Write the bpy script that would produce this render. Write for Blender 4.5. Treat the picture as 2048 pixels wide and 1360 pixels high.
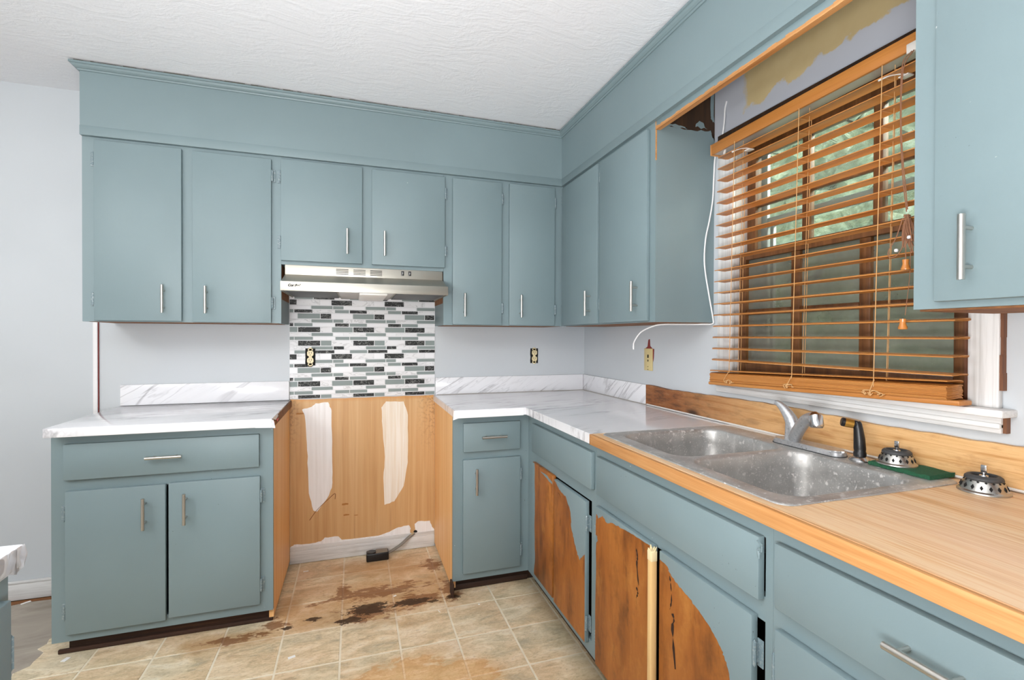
import bpy, bmesh, math, random
from mathutils import Vector, Matrix
random.seed(7)
S = bpy.context.scene
for o in list(bpy.data.objects): bpy.data.objects.remove(o)
COL = S.collection

# ------------------------------------------------------------------ camera, world, lamps, exposure
YAW, PITCH, ROLL, FPX = 0.3145, 0.0070, 0.0031, 967.645
cam_d = bpy.data.cameras.new('camera'); cam = bpy.data.objects.new('camera', cam_d); COL.objects.link(cam)
fw = Vector((math.sin(YAW)*math.cos(PITCH), math.cos(YAW)*math.cos(PITCH), -math.sin(PITCH)))
rt = Vector((math.cos(YAW), -math.sin(YAW), 0)); up = rt.cross(fw)
rt, up = rt*math.cos(ROLL)+up*math.sin(ROLL), up*math.cos(ROLL)-rt*math.sin(ROLL)
m3 = Matrix((rt, up, -fw)).transposed()
cam.matrix_world = Matrix.Translation((-1.4609, -2.9243, 1.2666)) @ m3.to_4x4()
cam_d.sensor_width = 36; cam_d.lens = FPX*36/2048; cam_d.clip_start = .02; cam_d.clip_end = 200
S.camera = cam

W = bpy.data.worlds.new('world'); S.world = W; W.use_nodes = True
nt = W.node_tree; nt.nodes.clear()
sky = nt.nodes.new('ShaderNodeTexSky'); sky.sky_type = 'NISHITA'; sky.sun_disc = False
sky.sun_elevation = math.radians(38); sky.sun_rotation = math.radians(120); sky.air_density = 1.5; sky.dust_density = 4
bg = nt.nodes.new('ShaderNodeBackground'); bg.inputs[1].default_value = 1.25
hs = nt.nodes.new('ShaderNodeHueSaturation'); hs.inputs['Saturation'].default_value = .45
ow = nt.nodes.new('ShaderNodeOutputWorld')
nt.links.new(sky.outputs[0], hs.inputs['Color']); nt.links.new(hs.outputs[0], bg.inputs[0]); nt.links.new(bg.outputs[0], ow.inputs[0])

def area(name, loc, aim, sx, sy, power, col=(1, 1, 1), spread=180):
    l = bpy.data.lights.new(name, 'AREA'); l.shape = 'RECTANGLE'; l.size = sx; l.size_y = sy; l.energy = power; l.color = col
    l.spread = math.radians(spread)
    o = bpy.data.objects.new(name, l); COL.objects.link(o); o.location = loc
    o.rotation_euler = (Vector(aim)-Vector(loc)).to_track_quat('-Z', 'Y').to_euler()
    return o
area('bounce_flash', (-1.9, -3.1, .95), (-1.7, -2.4, 2.46), .8, .8, 65, (.99, .99, 1))
area('overhead_fill', (-2.1, -2.9, 2.40), (-1.8, -1.8, 0), 1.4, 1.0, 20, (1, .99, .97))  # unseen fill from above, added to give top-down light
area('left_overhead_fill', (-3.5, -2.3, 2.41), (-3.2, -2.0, 0), 1.2, 1.0, 30, (1, .99, .98))  # unseen overhead fill added to lift the left side
area('rear_fill', (-2.1, -5.1, 1.3), (-1.6, -1.0, 1.25), 3.0, 1.8, 8, (1, .99, .98))  # added soft frontal fill, out of view behind the camera
area('left_fill', (-4.3, -3.3, 2.05), (-2.0, -.6, 1.2), 1.5, .7, 12, (1, .99, .98))  # unseen fill added to brighten the left and the surfaces facing it
area('side_flash', (-2.42, -2.2, 1.45), (-.4, -1.5, 1.8), .22, .22, 5.5, (1, .99, .98))
sd = bpy.data.lights.new('hazy_sun', 'SUN'); sd.energy = 3.2; sd.angle = math.radians(25); sd.color = (1, .99, .97)
so = bpy.data.objects.new('hazy_sun', sd); COL.objects.link(so); so.location = (6, -4, 6); so.rotation_euler = Vector((-1.65, .72, -1.45)).to_track_quat('-Z', 'Y').to_euler()

S.view_settings.view_transform = 'Standard'; S.view_settings.look = 'None'
S.view_settings.gamma = 1; S.view_settings.use_curve_mapping = False
S.view_settings.exposure = 0.30

# ------------------------------------------------------------------ node helpers
class M:
    def __init__(s, name):
        s.m = bpy.data.materials.new(name); s.m.use_nodes = True; s.t = s.m.node_tree; s.t.nodes.clear()
        s.out = s.n('ShaderNodeOutputMaterial'); s._pos = None
    def n(s, typ, **kw):
        nd = s.t.nodes.new(typ)
        for k, v in kw.items(): setattr(nd, k, v)
        return nd
    def L(s, a, b): s.t.links.new(a, b)
    def set(s, inp, v):
        if hasattr(v, 'is_output'): s.L(v, inp)
        else: inp.default_value = v
    def pos(s):
        if not s._pos: s._pos = s.n('ShaderNodeNewGeometry').outputs['Position']
        return s._pos
    def math(s, op, a, b=0.0, c=None, clamp=False):
        nd = s.n('ShaderNodeMath', operation=op, use_clamp=clamp); s.set(nd.inputs[0], a); s.set(nd.inputs[1], b)
        if c is not None: s.set(nd.inputs[2], c)
        return nd.outputs[0]
    def vec(s, scale, off=(0, 0, 0), src=None):
        nd = s.n('ShaderNodeVectorMath', operation='MULTIPLY_ADD')
        s.L(src or s.pos(), nd.inputs[0]); nd.inputs[1].default_value = scale; nd.inputs[2].default_value = off
        return nd.outputs[0]
    def dot(s, v, src=None):
        nd = s.n('ShaderNodeVectorMath', operation='DOT_PRODUCT'); s.L(src or s.pos(), nd.inputs[0]); nd.inputs[1].default_value = v
        return nd.outputs['Value']
    def comb(s, x, y, z):
        nd = s.n('ShaderNodeCombineXYZ'); s.set(nd.inputs[0], x); s.set(nd.inputs[1], y); s.set(nd.inputs[2], z); return nd.outputs[0]
    def sep(s, v=None):
        nd = s.n('ShaderNodeSeparateXYZ'); s.L(v or s.pos(), nd.inputs[0]); return nd.outputs
    def noise(s, vec, scale=1, detail=3, rough=.5, dist=0.0):
        nd = s.n('ShaderNodeTexNoise'); s.L(vec, nd.inputs['Vector']); nd.inputs['Scale'].default_value = scale
        nd.inputs['Detail'].default_value = detail; nd.inputs['Roughness'].default_value = rough; nd.inputs['Distortion'].default_value = dist
        return nd.outputs['Fac']
    def vor(s, vec, scale=1, feature='F1'):
        nd = s.n('ShaderNodeTexVoronoi', feature=feature); s.L(vec, nd.inputs['Vector']); nd.inputs['Scale'].default_value = scale
        return nd.outputs['Distance']
    def ramp(s, fac, stops, interp='LINEAR'):
        nd = s.n('ShaderNodeValToRGB'); cr = nd.color_ramp; cr.interpolation = interp
        while len(cr.elements) < len(stops): cr.elements.new(.5)
        for e, (p, c) in zip(cr.elements, stops):
            e.position = p; e.color = (c if isinstance(c, tuple) else (c, c, c)) + (1,)
        s.set(nd.inputs[0], fac); return nd.outputs[0]
    def mapr(s, v, a, b, c=0.0, d=1.0):
        nd = s.n('ShaderNodeMapRange'); s.set(nd.inputs[0], v)
        for i, x in enumerate((a, b, c, d)): nd.inputs[i+1].default_value = x
        return nd.outputs[0]
    def mix(s, fac, a, b, blend='MIX'):
        nd = s.n('ShaderNodeMix', data_type='RGBA', blend_type=blend)
        s.set(nd.inputs[0], fac)
        for i, v in ((6, a), (7, b)):
            if isinstance(v, tuple) and len(v) == 3: v = v+(1,)
            s.set(nd.inputs[i], v)
        return nd.outputs[2]
    def bump(s, h, strength=.3, dist=.002):
        nd = s.n('ShaderNodeBump'); s.L(h, nd.inputs['Height']); nd.inputs['Strength'].default_value = strength; nd.inputs['Distance'].default_value = dist
        return nd.outputs[0]
    def pbr(s, col, rough=.5, metal=0.0, bump=None, coat=0.0, spec=None, trans=None):
        p = s.n('ShaderNodeBsdfPrincipled')
        if isinstance(col, tuple) and len(col) == 3: col = col+(1,)
        s.set(p.inputs['Base Color'], col); s.set(p.inputs['Roughness'], rough); s.set(p.inputs['Metallic'], metal)
        if bump is not None: s.L(bump, p.inputs['Normal'])
        if coat: p.inputs['Coat Weight'].default_value = coat; p.inputs['Coat Roughness'].default_value = .1
        if spec is not None: p.inputs['Specular IOR Level'].default_value = spec
        s.L(p.outputs[0], s.out.inputs[0]); return s.m

def srgb(h):
    h = h.lstrip('#'); c = [int(h[i:i+2], 16)/255 for i in (0, 2, 4)]
    return tuple(x/12.92 if x <= .04045 else ((x+.055)/1.055)**2.4 for x in c)

def mat_paint(name, hexcol, rough=.42, var=.06, chips=False):
    m = M(name); c = srgb(hexcol)
    n1 = m.noise(m.pos(), 2.3, 3); f = m.mapr(n1, .3, .7, 1-var, 1+var)
    col = m.mix(1.0, c, m.comb(f, f, f), 'MULTIPLY')
    if chips:
        sp = m.noise(m.pos(), 95, 2, .6); k = m.mapr(sp, .745, .765)
        reg = m.mapr(m.noise(m.pos(), 3.1, 2), .46, .6)
        col = m.mix(m.math('MULTIPLY', k, reg), col, (.035, .04, .045))
        sp2 = m.noise(m.vec((1, 1, 1), (9, 3, 5)), 70, 2, .6)
        col = m.mix(m.mapr(sp2, .775, .80), col, (.55, .58, .58))
    b = m.noise(m.vec((60, 60, 9)), 1, 3); b2 = m.noise(m.pos(), 240, 2)
    return m.pbr(col, rough, bump=m.bump(m.math('ADD', b, m.math('MULTIPLY', b2, .5)), .16, .0012))

BLUE = mat_paint('blue_grey_paint', '#788A8E', .48, .05)
BLUE_W = mat_paint('worn_blue_grey_paint', '#788A8E', .48, .06, True)
def mat_wallpaint():
    m = M('lavender_wall_paint'); n = m.noise(m.pos(), 1.7, 2); f = m.mapr(n, .3, .7, .96, 1.03)
    col = m.mix(1.0, srgb('#C2C7CB'), m.comb(f, f, f), 'MULTIPLY')
    return m.pbr(col, .55, bump=m.bump(m.noise(m.pos(), 190, 2), .12, .001))
WALL = mat_wallpaint()
def mat_niche():
    # wall above the window: paint darkened as rail shade, with a bare tan patch along its upper part
    m = M('shaded_wall_paint_with_tan_patch'); x, y, z = m.sep()
    wob = m.math('MULTIPLY', m.math('SUBTRACT', m.noise(m.vec((0, 9, 9)), 1, 4, .6), .5), .16)
    line = m.math('ADD', m.math('MULTIPLY', m.math('ADD', y, 1.41), -.055), 2.165)
    a = m.mapr(m.math('SUBTRACT', m.math('ADD', z, wob), line), -.004, .006)
    b = m.mapr(m.math('ADD', m.math('MULTIPLY', y, -1), m.math('MULTIPLY', wob, .6)), 1.385, 1.40)
    n = m.noise(m.pos(), 14, 4); tan = m.mix(n, srgb('#C9B68A'), srgb('#B7A174'))
    col = m.mix(m.math('MULTIPLY', a, b), srgb('#B3B6BE'), tan)
    return m.pbr(col, .7)
NICHE = mat_niche()
def mat_ceiling():
    m = M('textured_white_ceiling')
    wob = m.noise(m.vec((3, 3, 0)), 1, 2)
    v = m.n('ShaderNodeVectorMath', operation='ADD'); m.L(m.vec((14, 46, 1)), v.inputs[0]); 
    sc = m.n('ShaderNodeVectorMath', operation='SCALE'); m.L(m.comb(wob, wob, 0.0), sc.inputs[0]); sc.inputs['Scale'].default_value = 9; m.L(sc.outputs[0], v.inputs[1])
    n = m.noise(v.outputs[0], 1, 4, .62); n2 = m.noise(m.pos(), 120, 2)
    h = m.math('ADD', m.math('POWER', n, 1.5), m.math('MULTIPLY', n2, .12))
    return m.pbr(srgb('#E6E8EC'), .75, bump=m.bump(h, .42, .008))
CEIL = mat_ceiling()

def mat_marble(name, along, across, third, rough=.1, dens=1.0, amt=.75):
    m = M(name); a = m.dot(along); c = m.dot(across); t = m.dot(third)
    v1 = m.comb(m.math('MULTIPLY', a, .9), m.math('MULTIPLY', c, 7.5*dens), m.math('MULTIPLY', t, 1.5))
    w = m.noise(v1, 1, 5, .58, .7)
    vein = m.math('SUBTRACT', 1.0, m.mapr(m.math('ABSOLUTE', m.math('SUBTRACT', w, .5)), 0, .026))
    v2 = m.comb(m.math('MULTIPLY', a, 1.7), m.math('MULTIPLY', c, 13*dens), m.math('MULTIPLY', t, 2.5))
    w2 = m.noise(v2, 1, 4, .6, .5)
    vein2 = m.math('SUBTRACT', 1.0, m.mapr(m.math('ABSOLUTE', m.math('SUBTRACT', w2, .47)), 0, .017))
    gate = m.mapr(m.noise(m.comb(m.math('MULTIPLY', a, 2), m.math('MULTIPLY', c, 3), t), 1, 2), .42, .62)
    soft = m.mapr(w, .5, .8, 0, .12)
    f = m.math('ADD', m.math('ADD', m.math('MULTIPLY', m.math('MULTIPLY', vein, gate), amt), m.math('MULTIPLY', m.math('MULTIPLY', vein2, gate), amt*.45)), soft, clamp=True)
    col = m.mix(f, srgb('#E6E6E9'), srgb('#98969A'))
    return m.pbr(col, rough, spec=.5)
MARB = mat_marble('marble_laminate', (.96, .28, 0), (-.28, .96, 0), (0, 0, 1), .09)
MARB_B = mat_marble('marble_backsplash_back', (.87, 0, .5), (-.5, 0, .87), (0, 1, 0), .16)
MARB_R = mat_marble('marble_backsplash_right', (0, -.8, .6), (0, .6, .8), (1, 0, 0), .16)

def mat_wood(name, axis, stops, across=30., along=1.2, rough=.5, fine=.5, knots=0, bump=.12, tint=None, coat=0, spec=None):
    m = M(name); k = {'x': 0, 'y': 1, 'z': 2}[axis]
    sc = [across]*3; sc[k] = along
    sc2 = [across*7]*3; sc2[k] = along*6
    src = m.pos()
    warp = m.noise(m.vec(tuple(2.0 if i == k else 5.0 for i in range(3))), 1, 2)
    g = m.noise(m.vec(tuple(sc)), 1, 4, .6, .6)
    f2 = m.noise(m.vec(tuple(sc2)), 1, 3, .6)
    f = m.math('ADD', m.math('ADD', m.math('MULTIPLY', g, 1-fine*.4), m.math('MULTIPLY', f2, fine*.4)), m.math('MULTIPLY', m.math('SUBTRACT', warp, .5), .25), clamp=True)
    col = m.ramp(f, stops)
    if tint: col = tint(m, col)
    if knots:
        d = m.vor(m.vec(tuple(4.2 if i == k else 11. for i in range(3)), (3.1, .6, 2.2)), 1)
        col = m.mix(m.math('SUBTRACT', 1.0, m.mapr(d, .07, .26)), col, (.05, .022, .01))
    return m.pbr(col, rough, bump=m.bump(f2, bump, .0015), coat=coat, spec=spec)

def tint_counter(m, col):
    n = m.noise(m.vec((5, 1.3, 1)), 1, 3)
    col = m.mix(m.mapr(n, .42, .68, 0, .55), col, srgb('#E9C3A2'))
    sp = m.noise(m.vec((9, 5, 1), (4, 2, 0)), 3.2, 3, .6)
    return m.mix(m.mapr(sp, .735, .79, 0, .6), col, srgb('#A5622C'))
COUNTER = mat_wood('sanded_plywood_counter', 'y', [(.22, srgb('#97602F')), (.34, srgb('#C48F5A')), (.43, srgb('#DDAF7E')), (.5, srgb('#E6C8A0')), (.57, srgb('#D3A272')), (.66, srgb('#E8C9A3')), (.85, srgb('#E2B98C'))], 30, .8, .42, .85, bump=.06, tint=tint_counter)
EDGE = mat_wood('raw_wood_edge', 'y', [(.25, srgb('#8A5A2E')), (.42, srgb('#B57E48')), (.6, srgb('#C99660')), (.8, srgb('#D8AC78'))], 40, 1.3, .55, .7, bump=.1)
def tint_board(m, col):
    x, y, z = m.sep()
    f = m.mapr(y, -1.75, -1.0, 0, 1)
    dark = m.mix(1.0, col, srgb('#A98672'), 'MULTIPLY'); nn = m.noise(m.vec((0, 11, 40)), 1, 5, .7)
    dark = m.mix(m.mapr(nn, .48, .64, 0, .75), dark, srgb('#4A2F1E')); dark = m.mix(m.mapr(nn, .45, .3, 0, .4), dark, srgb('#B48A66')); col = m.mix(m.mapr(nn, .54, .7, 0, .4), col, srgb('#A06A36'))
    col = m.mix(f, col, dark)
    st = m.noise(m.vec((0, 5, 14)), 1, 3)
    return m.mix(m.mapr(st, .62, .75, 0, .5), col, srgb('#A9632A'))
BOARD = mat_wood('rough_wood_board', 'y', [(.22, srgb('#8E5A2C')), (.38, srgb('#C59258')), (.5, srgb('#DDB27C')), (.62, srgb('#CFA067')), (.85, srgb('#E9C797'))], 34, 1.4, .55, .7, knots=1, bump=.25, tint=tint_board)
def tint_ply(m, col):
    return col
PLYSIDE = mat_wood('plywood_side', 'z', [(.2, srgb('#D9A160')), (.5, srgb('#EDBB7E')), (.8, srgb('#F2CC9C'))], 26, .9, .5, .4, bump=.05)
def tint_panel(m, col):
    x, y, z = m.sep()
    ln = m.noise(m.vec((110, 1, 2.2)), 1, 3); col = m.mix(m.mapr(ln, .62, .72, 0, .35), col, srgb('#8F6030'))
    top = m.math('MULTIPLY', m.mapr(m.math('ADD', z, m.math('MULTIPLY', m.noise(m.vec((14, 1, 14)), 1, 3), .03)), .905, .925), .6)
    col = m.mix(top, col, srgb('#C98A3C'))
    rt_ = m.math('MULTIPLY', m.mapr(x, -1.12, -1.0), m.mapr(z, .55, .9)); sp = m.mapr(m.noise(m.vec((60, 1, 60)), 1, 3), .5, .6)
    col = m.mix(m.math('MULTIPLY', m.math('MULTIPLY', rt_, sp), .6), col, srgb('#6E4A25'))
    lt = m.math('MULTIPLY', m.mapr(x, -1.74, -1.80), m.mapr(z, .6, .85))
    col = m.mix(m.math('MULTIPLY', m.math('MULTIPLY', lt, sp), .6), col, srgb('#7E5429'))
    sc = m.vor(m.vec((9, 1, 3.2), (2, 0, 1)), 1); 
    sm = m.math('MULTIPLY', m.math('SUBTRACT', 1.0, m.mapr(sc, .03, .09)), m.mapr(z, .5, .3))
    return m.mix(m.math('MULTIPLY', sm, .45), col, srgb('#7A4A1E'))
PANEL = mat_wood('tan_panel', 'z', [(.2, srgb('#B98A56')), (.45, srgb('#C99D69')), (.8, srgb('#D8B384'))], 34, .7, .45, .3, bump=.05, tint=tint_panel)
def tint_old(m, col):
    a = m.noise(m.vec((9, 9, 6)), 1, 5, .7); b = m.noise(m.vec((22, 22, 5), (4, 1, 2)), 1, 4, .7)
    col = m.mix(m.mapr(a, .52, .72, 0, .6), col, srgb('#4E2D13')); col = m.mix(m.mapr(a, .44, .28, 0, .5), col, srgb('#C0853F'))
    return m.mix(m.mapr(b, .62, .74, 0, .7), col, srgb('#33200F'))
DOORW = mat_wood('old_stained_plywood', 'z', [(.2, srgb('#3A200E')), (.36, srgb('#7A4519')), (.5, srgb('#9A5A22')), (.66, srgb('#A9692C')), (.85, srgb('#B98245'))], 12, 2.6, .45, .5, bump=.15, tint=tint_old)
DARKW = mat_wood('dark_raw_wood', 'z', [(.2, (.008, .005, .003)), (.5, srgb('#35210F')), (.85, srgb('#523519'))], 30, 1.5, .7, .5, bump=.2)
KICK = mat_wood('dark_toe_kick', 'x', [(.2, (.012, .007, .005)), (.6, srgb('#3A2213')), (.85, srgb('#5E3A1D'))], 40, 1.5, .8, .5, bump=.2)
BROWNRAW = mat_wood('brown_raw_edge', 'x', [(.2, srgb('#5E3A1E')), (.6, srgb('#8A5A32')), (.85, srgb('#A8764A'))], 30, 1.5, .7, .5, bump=.2)
SASHW = mat_wood('old_brown_sash', 'z', [(.2, srgb('#35200F')), (.45, srgb('#65401F')), (.8, srgb('#8C5F36'))], 40, 2.2, .5, .6, bump=.2)
JAMBW = mat_wood('brown_jamb', 'z', [(.2, srgb('#3E2418')), (.5, srgb('#6B432C')), (.85, srgb('#8B5F40'))], 26, 2.2, .6, .6, bump=.2)
BLIND = mat_wood('orange_blind_wood', 'y', [(.2, srgb('#A2642A')), (.5, srgb('#B97A3C')), (.85, srgb('#CB9250'))], 40, .8, .38, .4, bump=.04)
TASSEL = mat_wood('tassel_wood', 'z', [(.2, srgb('#B56C2C')), (.8, srgb('#D08A46'))], 30, 6, .3, .4, bump=.02, coat=.4)
POLE = mat_wood('pale_stick_wood', 'z', [(.2, srgb('#CFA263')), (.8, srgb('#E6C68F'))], 60, 2, .5, .4, bump=.05)
def mat_white_trim(name, v, w):
    m = M(name); a = m.noise(m.vec(v), 1, 4, .65); b = m.noise(m.vec(w), 1, 3, .6)
    col = m.mix(m.mapr(a, .46, .74, 0, .5), srgb('#DCDCDB'), srgb('#8F8C87')); col = m.mix(m.mapr(b, .58, .74, 0, .3), col, srgb('#A9A49A'))
    return m.pbr(col, .5, bump=m.bump(a, .15, .001))
TRIMW = mat_white_trim('worn_white_trim', (90, 90, 2.5), (30, 30, 1.2)); TRIMH = mat_white_trim('worn_white_sill', (70, 2.2, 90), (30, 1, 40)); TRIMX = mat_white_trim('white_baseboard_paint', (2, 60, 60), (1, 30, 30))
def simple(name, hexcol, rough=.5, metal=0., **k):
    return M(name).pbr(srgb(hexcol) if isinstance(hexcol, str) else hexcol, rough, metal, **k)
WHITE = simple('white_paint', '#E6E5E6', .5)
SWIPE = None
def mat_swipe(name, a, b):
    m = M(name); n = m.noise(m.vec((70, 1, 2)), 1, 4, .6); return m.pbr(m.mix(m.mapr(n, .4, .75), srgb(a), srgb(b)), .6)
SWIPE = mat_swipe('white_filler', '#F2F2F3', '#E4E2E1'); SWIPE2 = mat_swipe('cream_filler', '#EFE9DF', '#DFCDB2')
NICKEL = simple('brushed_nickel', '#C9C6C0', .33, 1.0)
def mat_steel(name, c='#C4C2BC', r=.28, axis=(2, 200, 200), dirt=False):
    m = M(name); n = m.noise(m.vec(axis), 1, 3); rough = m.mapr(n, .3, .7, r-.03, r+.06)
    col = srgb(c)
    met = 1.0
    if dirt:
        s1 = m.mapr(m.noise(m.pos(), 62, 3, .65), .60, .66); s2 = m.mapr(m.noise(m.vec((26, 26, 11), (3, 1, 0)), 1, 4, .7), .58, .70, 0, .5)
        s3 = m.mapr(m.noise(m.pos(), 190, 2, .6), .61, .66)
        f = m.math('MAXIMUM', m.math('MAXIMUM', m.math('MULTIPLY', s1, .8), s2), m.math('MULTIPLY', s3, .55))
        gr = m.mapr(m.noise(m.pos(), 9, 3), .35, .7)
        col = m.mix(gr, srgb('#A9A7A4'), srgb('#CBCAC7')); col = m.mix(f, col, srgb('#E2DEDA'))
        met = m.math('MULTIPLY', m.math('SUBTRACT', 1.0, m.math('MULTIPLY', f, .9)), .62); rough = m.math('ADD', rough, m.math('MULTIPLY', f, .3))
    return m.pbr(col, rough, met)
STEEL = mat_steel('brushed_stainless', '#B3AFA5', .42, (2, 200, 200))
SINK = mat_steel('speckled_stainless_sink', '#B5B3AF', .38, (50, 50, 4), True)
CHROME = mat_steel('dull_chrome', '#C9CACC', .2, (40, 40, 40))
def mat_scaly():
    m = M('lime_scaled_chrome'); n = m.noise(m.pos(), 130, 4, .7); k = m.mapr(n, .45, .7)
    return m.pbr(m.mix(k, srgb('#BDBFC2'), srgb('#D2D2D2')), m.mapr(n, .3, .7, .26, .36), .7)
SCALY = mat_scaly()
def mat_hinge():
    m = M('paint_smeared_hinge'); n = m.noise(m.pos(), 160, 3); return m.pbr(m.mix(m.mapr(n, .5, .66), srgb('#74868C'), srgb('#9FA9AC')), .4, m.mapr(n, .55, .66, 0, .6))
HINGE = mat_hinge()
BLACK = simple('black_plastic', '#121214', .35); DARK = simple('dark_void', (.006, .006, .006), .9); GOLD = simple('worn_gold_band', '#B98A3E', .35, .8)
RUBBER = simple('grey_rubber', '#3E3F40', .6); IVORY = simple('ivory_plastic', '#E3D3A8', .4); TANPLATE = simple('tan_switch_body', '#D0BE8A', .5)
RED = simple('dark_red_paint', '#7C2A24', .6); REDTAG = simple('bright_red_backing', '#D2262E', .5)
CORD = simple('tan_cord', '#C79A66', .7); CORD2 = simple('brown_cord', '#8E6247', .7); WCABLE = simple('white_cable', '#ECECEC', .4)
GREYCON = simple('grey_conduit', '#8C8C88', .4, .4); SCRAP = simple('white_scrap', '#EFEDEA', .6); PLASTIC = simple('clear_plastic_guide', '#D8D4CE', .25)
ALU = simple('grey_storm_frame', '#8F9396', .4, .3); LENS = simple('white_lamp_lens', '#F2F0EC', .3); FILTER = simple('grey_filter', '#6E7072', .5, .5)
CHAN = simple('pale_metal_channel', '#BDB6B2', .35, .5)
def mat_sponge():
    m = M('green_scouring_pad'); n = m.noise(m.pos(), 320, 3, .7)
    return m.pbr(m.mix(n, srgb('#123C28'), srgb('#2C6E4B')), .9, bump=m.bump(n, .8, .004))
SPONGE = mat_sponge()
def mat_glass(name, tint, dirt_lo, dirt_hi, dirtcol):
    m = M(name); tr = m.n('ShaderNodeBsdfTransparent'); tr.inputs[0].default_value = srgb(tint)+(1,)
    gl = m.n('ShaderNodeBsdfGlossy'); gl.inputs['Roughness'].default_value = .06; gl.inputs[0].default_value = (.9, .9, .9, 1)
    df = m.n('ShaderNodeBsdfDiffuse'); df.inputs[0].default_value = srgb(dirtcol)+(1,)
    sp = m.mapr(m.noise(m.pos(), 120, 2, .6), .69, .74); cl = m.mapr(m.noise(m.pos(), 9, 4, .6), .3, .75, dirt_lo, dirt_hi)
    f = m.math('MAXIMUM', cl, m.math('MULTIPLY', sp, .6))
    x1 = m.n('ShaderNodeMixShader'); x1.inputs[0].default_value = .05; m.L(tr.outputs[0], x1.inputs[1]); m.L(gl.outputs[0], x1.inputs[2])
    x2 = m.n('ShaderNodeMixShader'); m.L(f, x2.inputs[0]); m.L(x1.outputs[0], x2.inputs[1]); m.L(df.outputs[0], x2.inputs[2])
    m.L(x2.outputs[0], m.out.inputs[0]); return m.m
GLASS_U = mat_glass('dusty_glass', '#E6EDE9', .10, .26, '#A9B0AA'); GLASS_L = mat_glass('dirty_glass', '#B5B7AE', .34, .62, '#8E9188')
def mat_foliage():
    m = M('outdoor_foliage'); n = m.noise(m.pos(), 3.2, 5, .7); n2 = m.noise(m.pos(), .6, 3)
    col = m.ramp(n, [(.3, (.06, .09, .04)), (.48, (.19, .24, .13)), (.6, (.36, .41, .25)), (.75, (.8, .8, .68))])
    return m.pbr(m.mix(m.mapr(n2, .35, .65, 0, .5), col, (.2, .24, .14)), .8, bump=m.bump(n, .8, .2))
FOL = mat_foliage()
def mat_lawn():
    m = M('outdoor_lawn'); n = m.noise(m.pos(), 2.0, 6, .7)
    return m.pbr(m.ramp(n, [(.3, (.10, .12, .06)), (.55, (.2, .23, .12)), (.75, (.34, .34, .22))]), .9)
LAWN = mat_lawn()

def stains(m, col):
    """dried brown spill and rust-coloured water marks on the old vinyl, fixed to the floor"""
    x, y, z = m.sep()
    def ell(cx, cy, rx, ry):
        dx = m.math('DIVIDE', m.math('SUBTRACT', x, cx), rx); dy = m.math('DIVIDE', m.math('SUBTRACT', y, cy), ry)
        d = m.math('SQRT', m.math('ADD', m.math('MULTIPLY', dx, dx), m.math('MULTIPLY', dy, dy)))
        return m.math('SUBTRACT', 1.0, d, clamp=True)
    def many(L):
        r = ell(*L[0])
        for e in L[1:]: r = m.math('MAXIMUM', r, ell(*e))
        return r
    n = m.noise(m.vec((22, 42, 1)), 1, 6, .74, .4); nb = m.noise(m.vec((5, 8, 1), (2, 7, 0)), 1, 4, .6); n3 = m.noise(m.vec((13, 24, 1), (5, 3, 0)), 1, 6, .72, .3)
    def blot(e_, nn, gain, amp, lo, hi): return m.mapr(m.math('ADD', m.math('MULTIPLY', e_, gain), m.math('MULTIPLY', m.math('SUBTRACT', nn, .5), amp)), lo, hi)
    tan = many([(-1.35, -.50, .55, .36), (-1.1, -.45, .22, .3), (-1.6, -.6, .3, .15), (-1.95, -.66, .3, .1), (-1.75, -.5, .1, .2), (-1.3, -.2, .5, .2)])
    col = m.mix(m.math('MULTIPLY', blot(tan, nb, 1.1, 1.6, .25, .7), .55), col, srgb('#A9793F'))
    br = many([(-1.4, -.62, .27, .12), (-1.18, -.58, .26, .10), (-1.0, -.53, .1, .2), (-1.36, -.45, .5, .1), (-1.95, -.655, .22, .055), (-1.80, -.6, .1, .09), (-1.52, -.40, .06, .12), (-1.05, -.25, .09, .12)])
    col = m.mix(m.math('MULTIPLY', blot(br, n3, 1.0, 2.6, .48, .62), .75), col, srgb('#74421A'))
    dk = many([(-1.475, -.66, .1, .04), (-1.40, -.59, .15, .09), (-1.005, -.605, .055, .04), (-1.10, -.615, .05, .025), (-1.64, -.60, .06, .035), (-1.735, -.64, .045, .022), (-1.2, -.59, .16, .045)])
    col = m.mix(m.math('MULTIPLY', blot(dk, n, 1.2, 2.4, .5, .6), .92), col, srgb('#2C190D'))
    orange = many([(-1.28, -1.2, .30, .27), (-1.1, -1.2, .22, .19), (-1.0, -1.175, .07, .03), (-1.35, -1.15, .12, .14)])
    w = m.math('ADD', m.math('MULTIPLY', orange, .9), m.math('MULTIPLY', m.math('SUBTRACT', n3, .5), 1.1))
    wet = m.mapr(w, .20, .30); ring = m.math('MULTIPLY', wet, m.math('SUBTRACT', 1.0, m.mapr(w, .28, .46)))
    col = m.mix(m.math('MULTIPLY', wet, .38), col, srgb('#DDA864')); col = m.mix(m.math('MULTIPLY', ring, .42), col, srgb('#A8642A'))
    cw = m.math('SUBTRACT', 1.0, m.mapr(m.math('ABSOLUTE', m.math('SUBTRACT', n3, .53)), 0, .035)); body = m.mapr(orange, .02, .3)
    col = m.mix(m.math('MULTIPLY', m.math('MULTIPLY', body, cw), .4), col, srgb('#A8642A')); col = m.mix(m.math('MULTIPLY', body, .3), col, srgb('#E2B070'))
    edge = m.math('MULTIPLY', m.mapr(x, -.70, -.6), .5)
    return m.mix(edge, col, srgb('#6F6248'))
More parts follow.
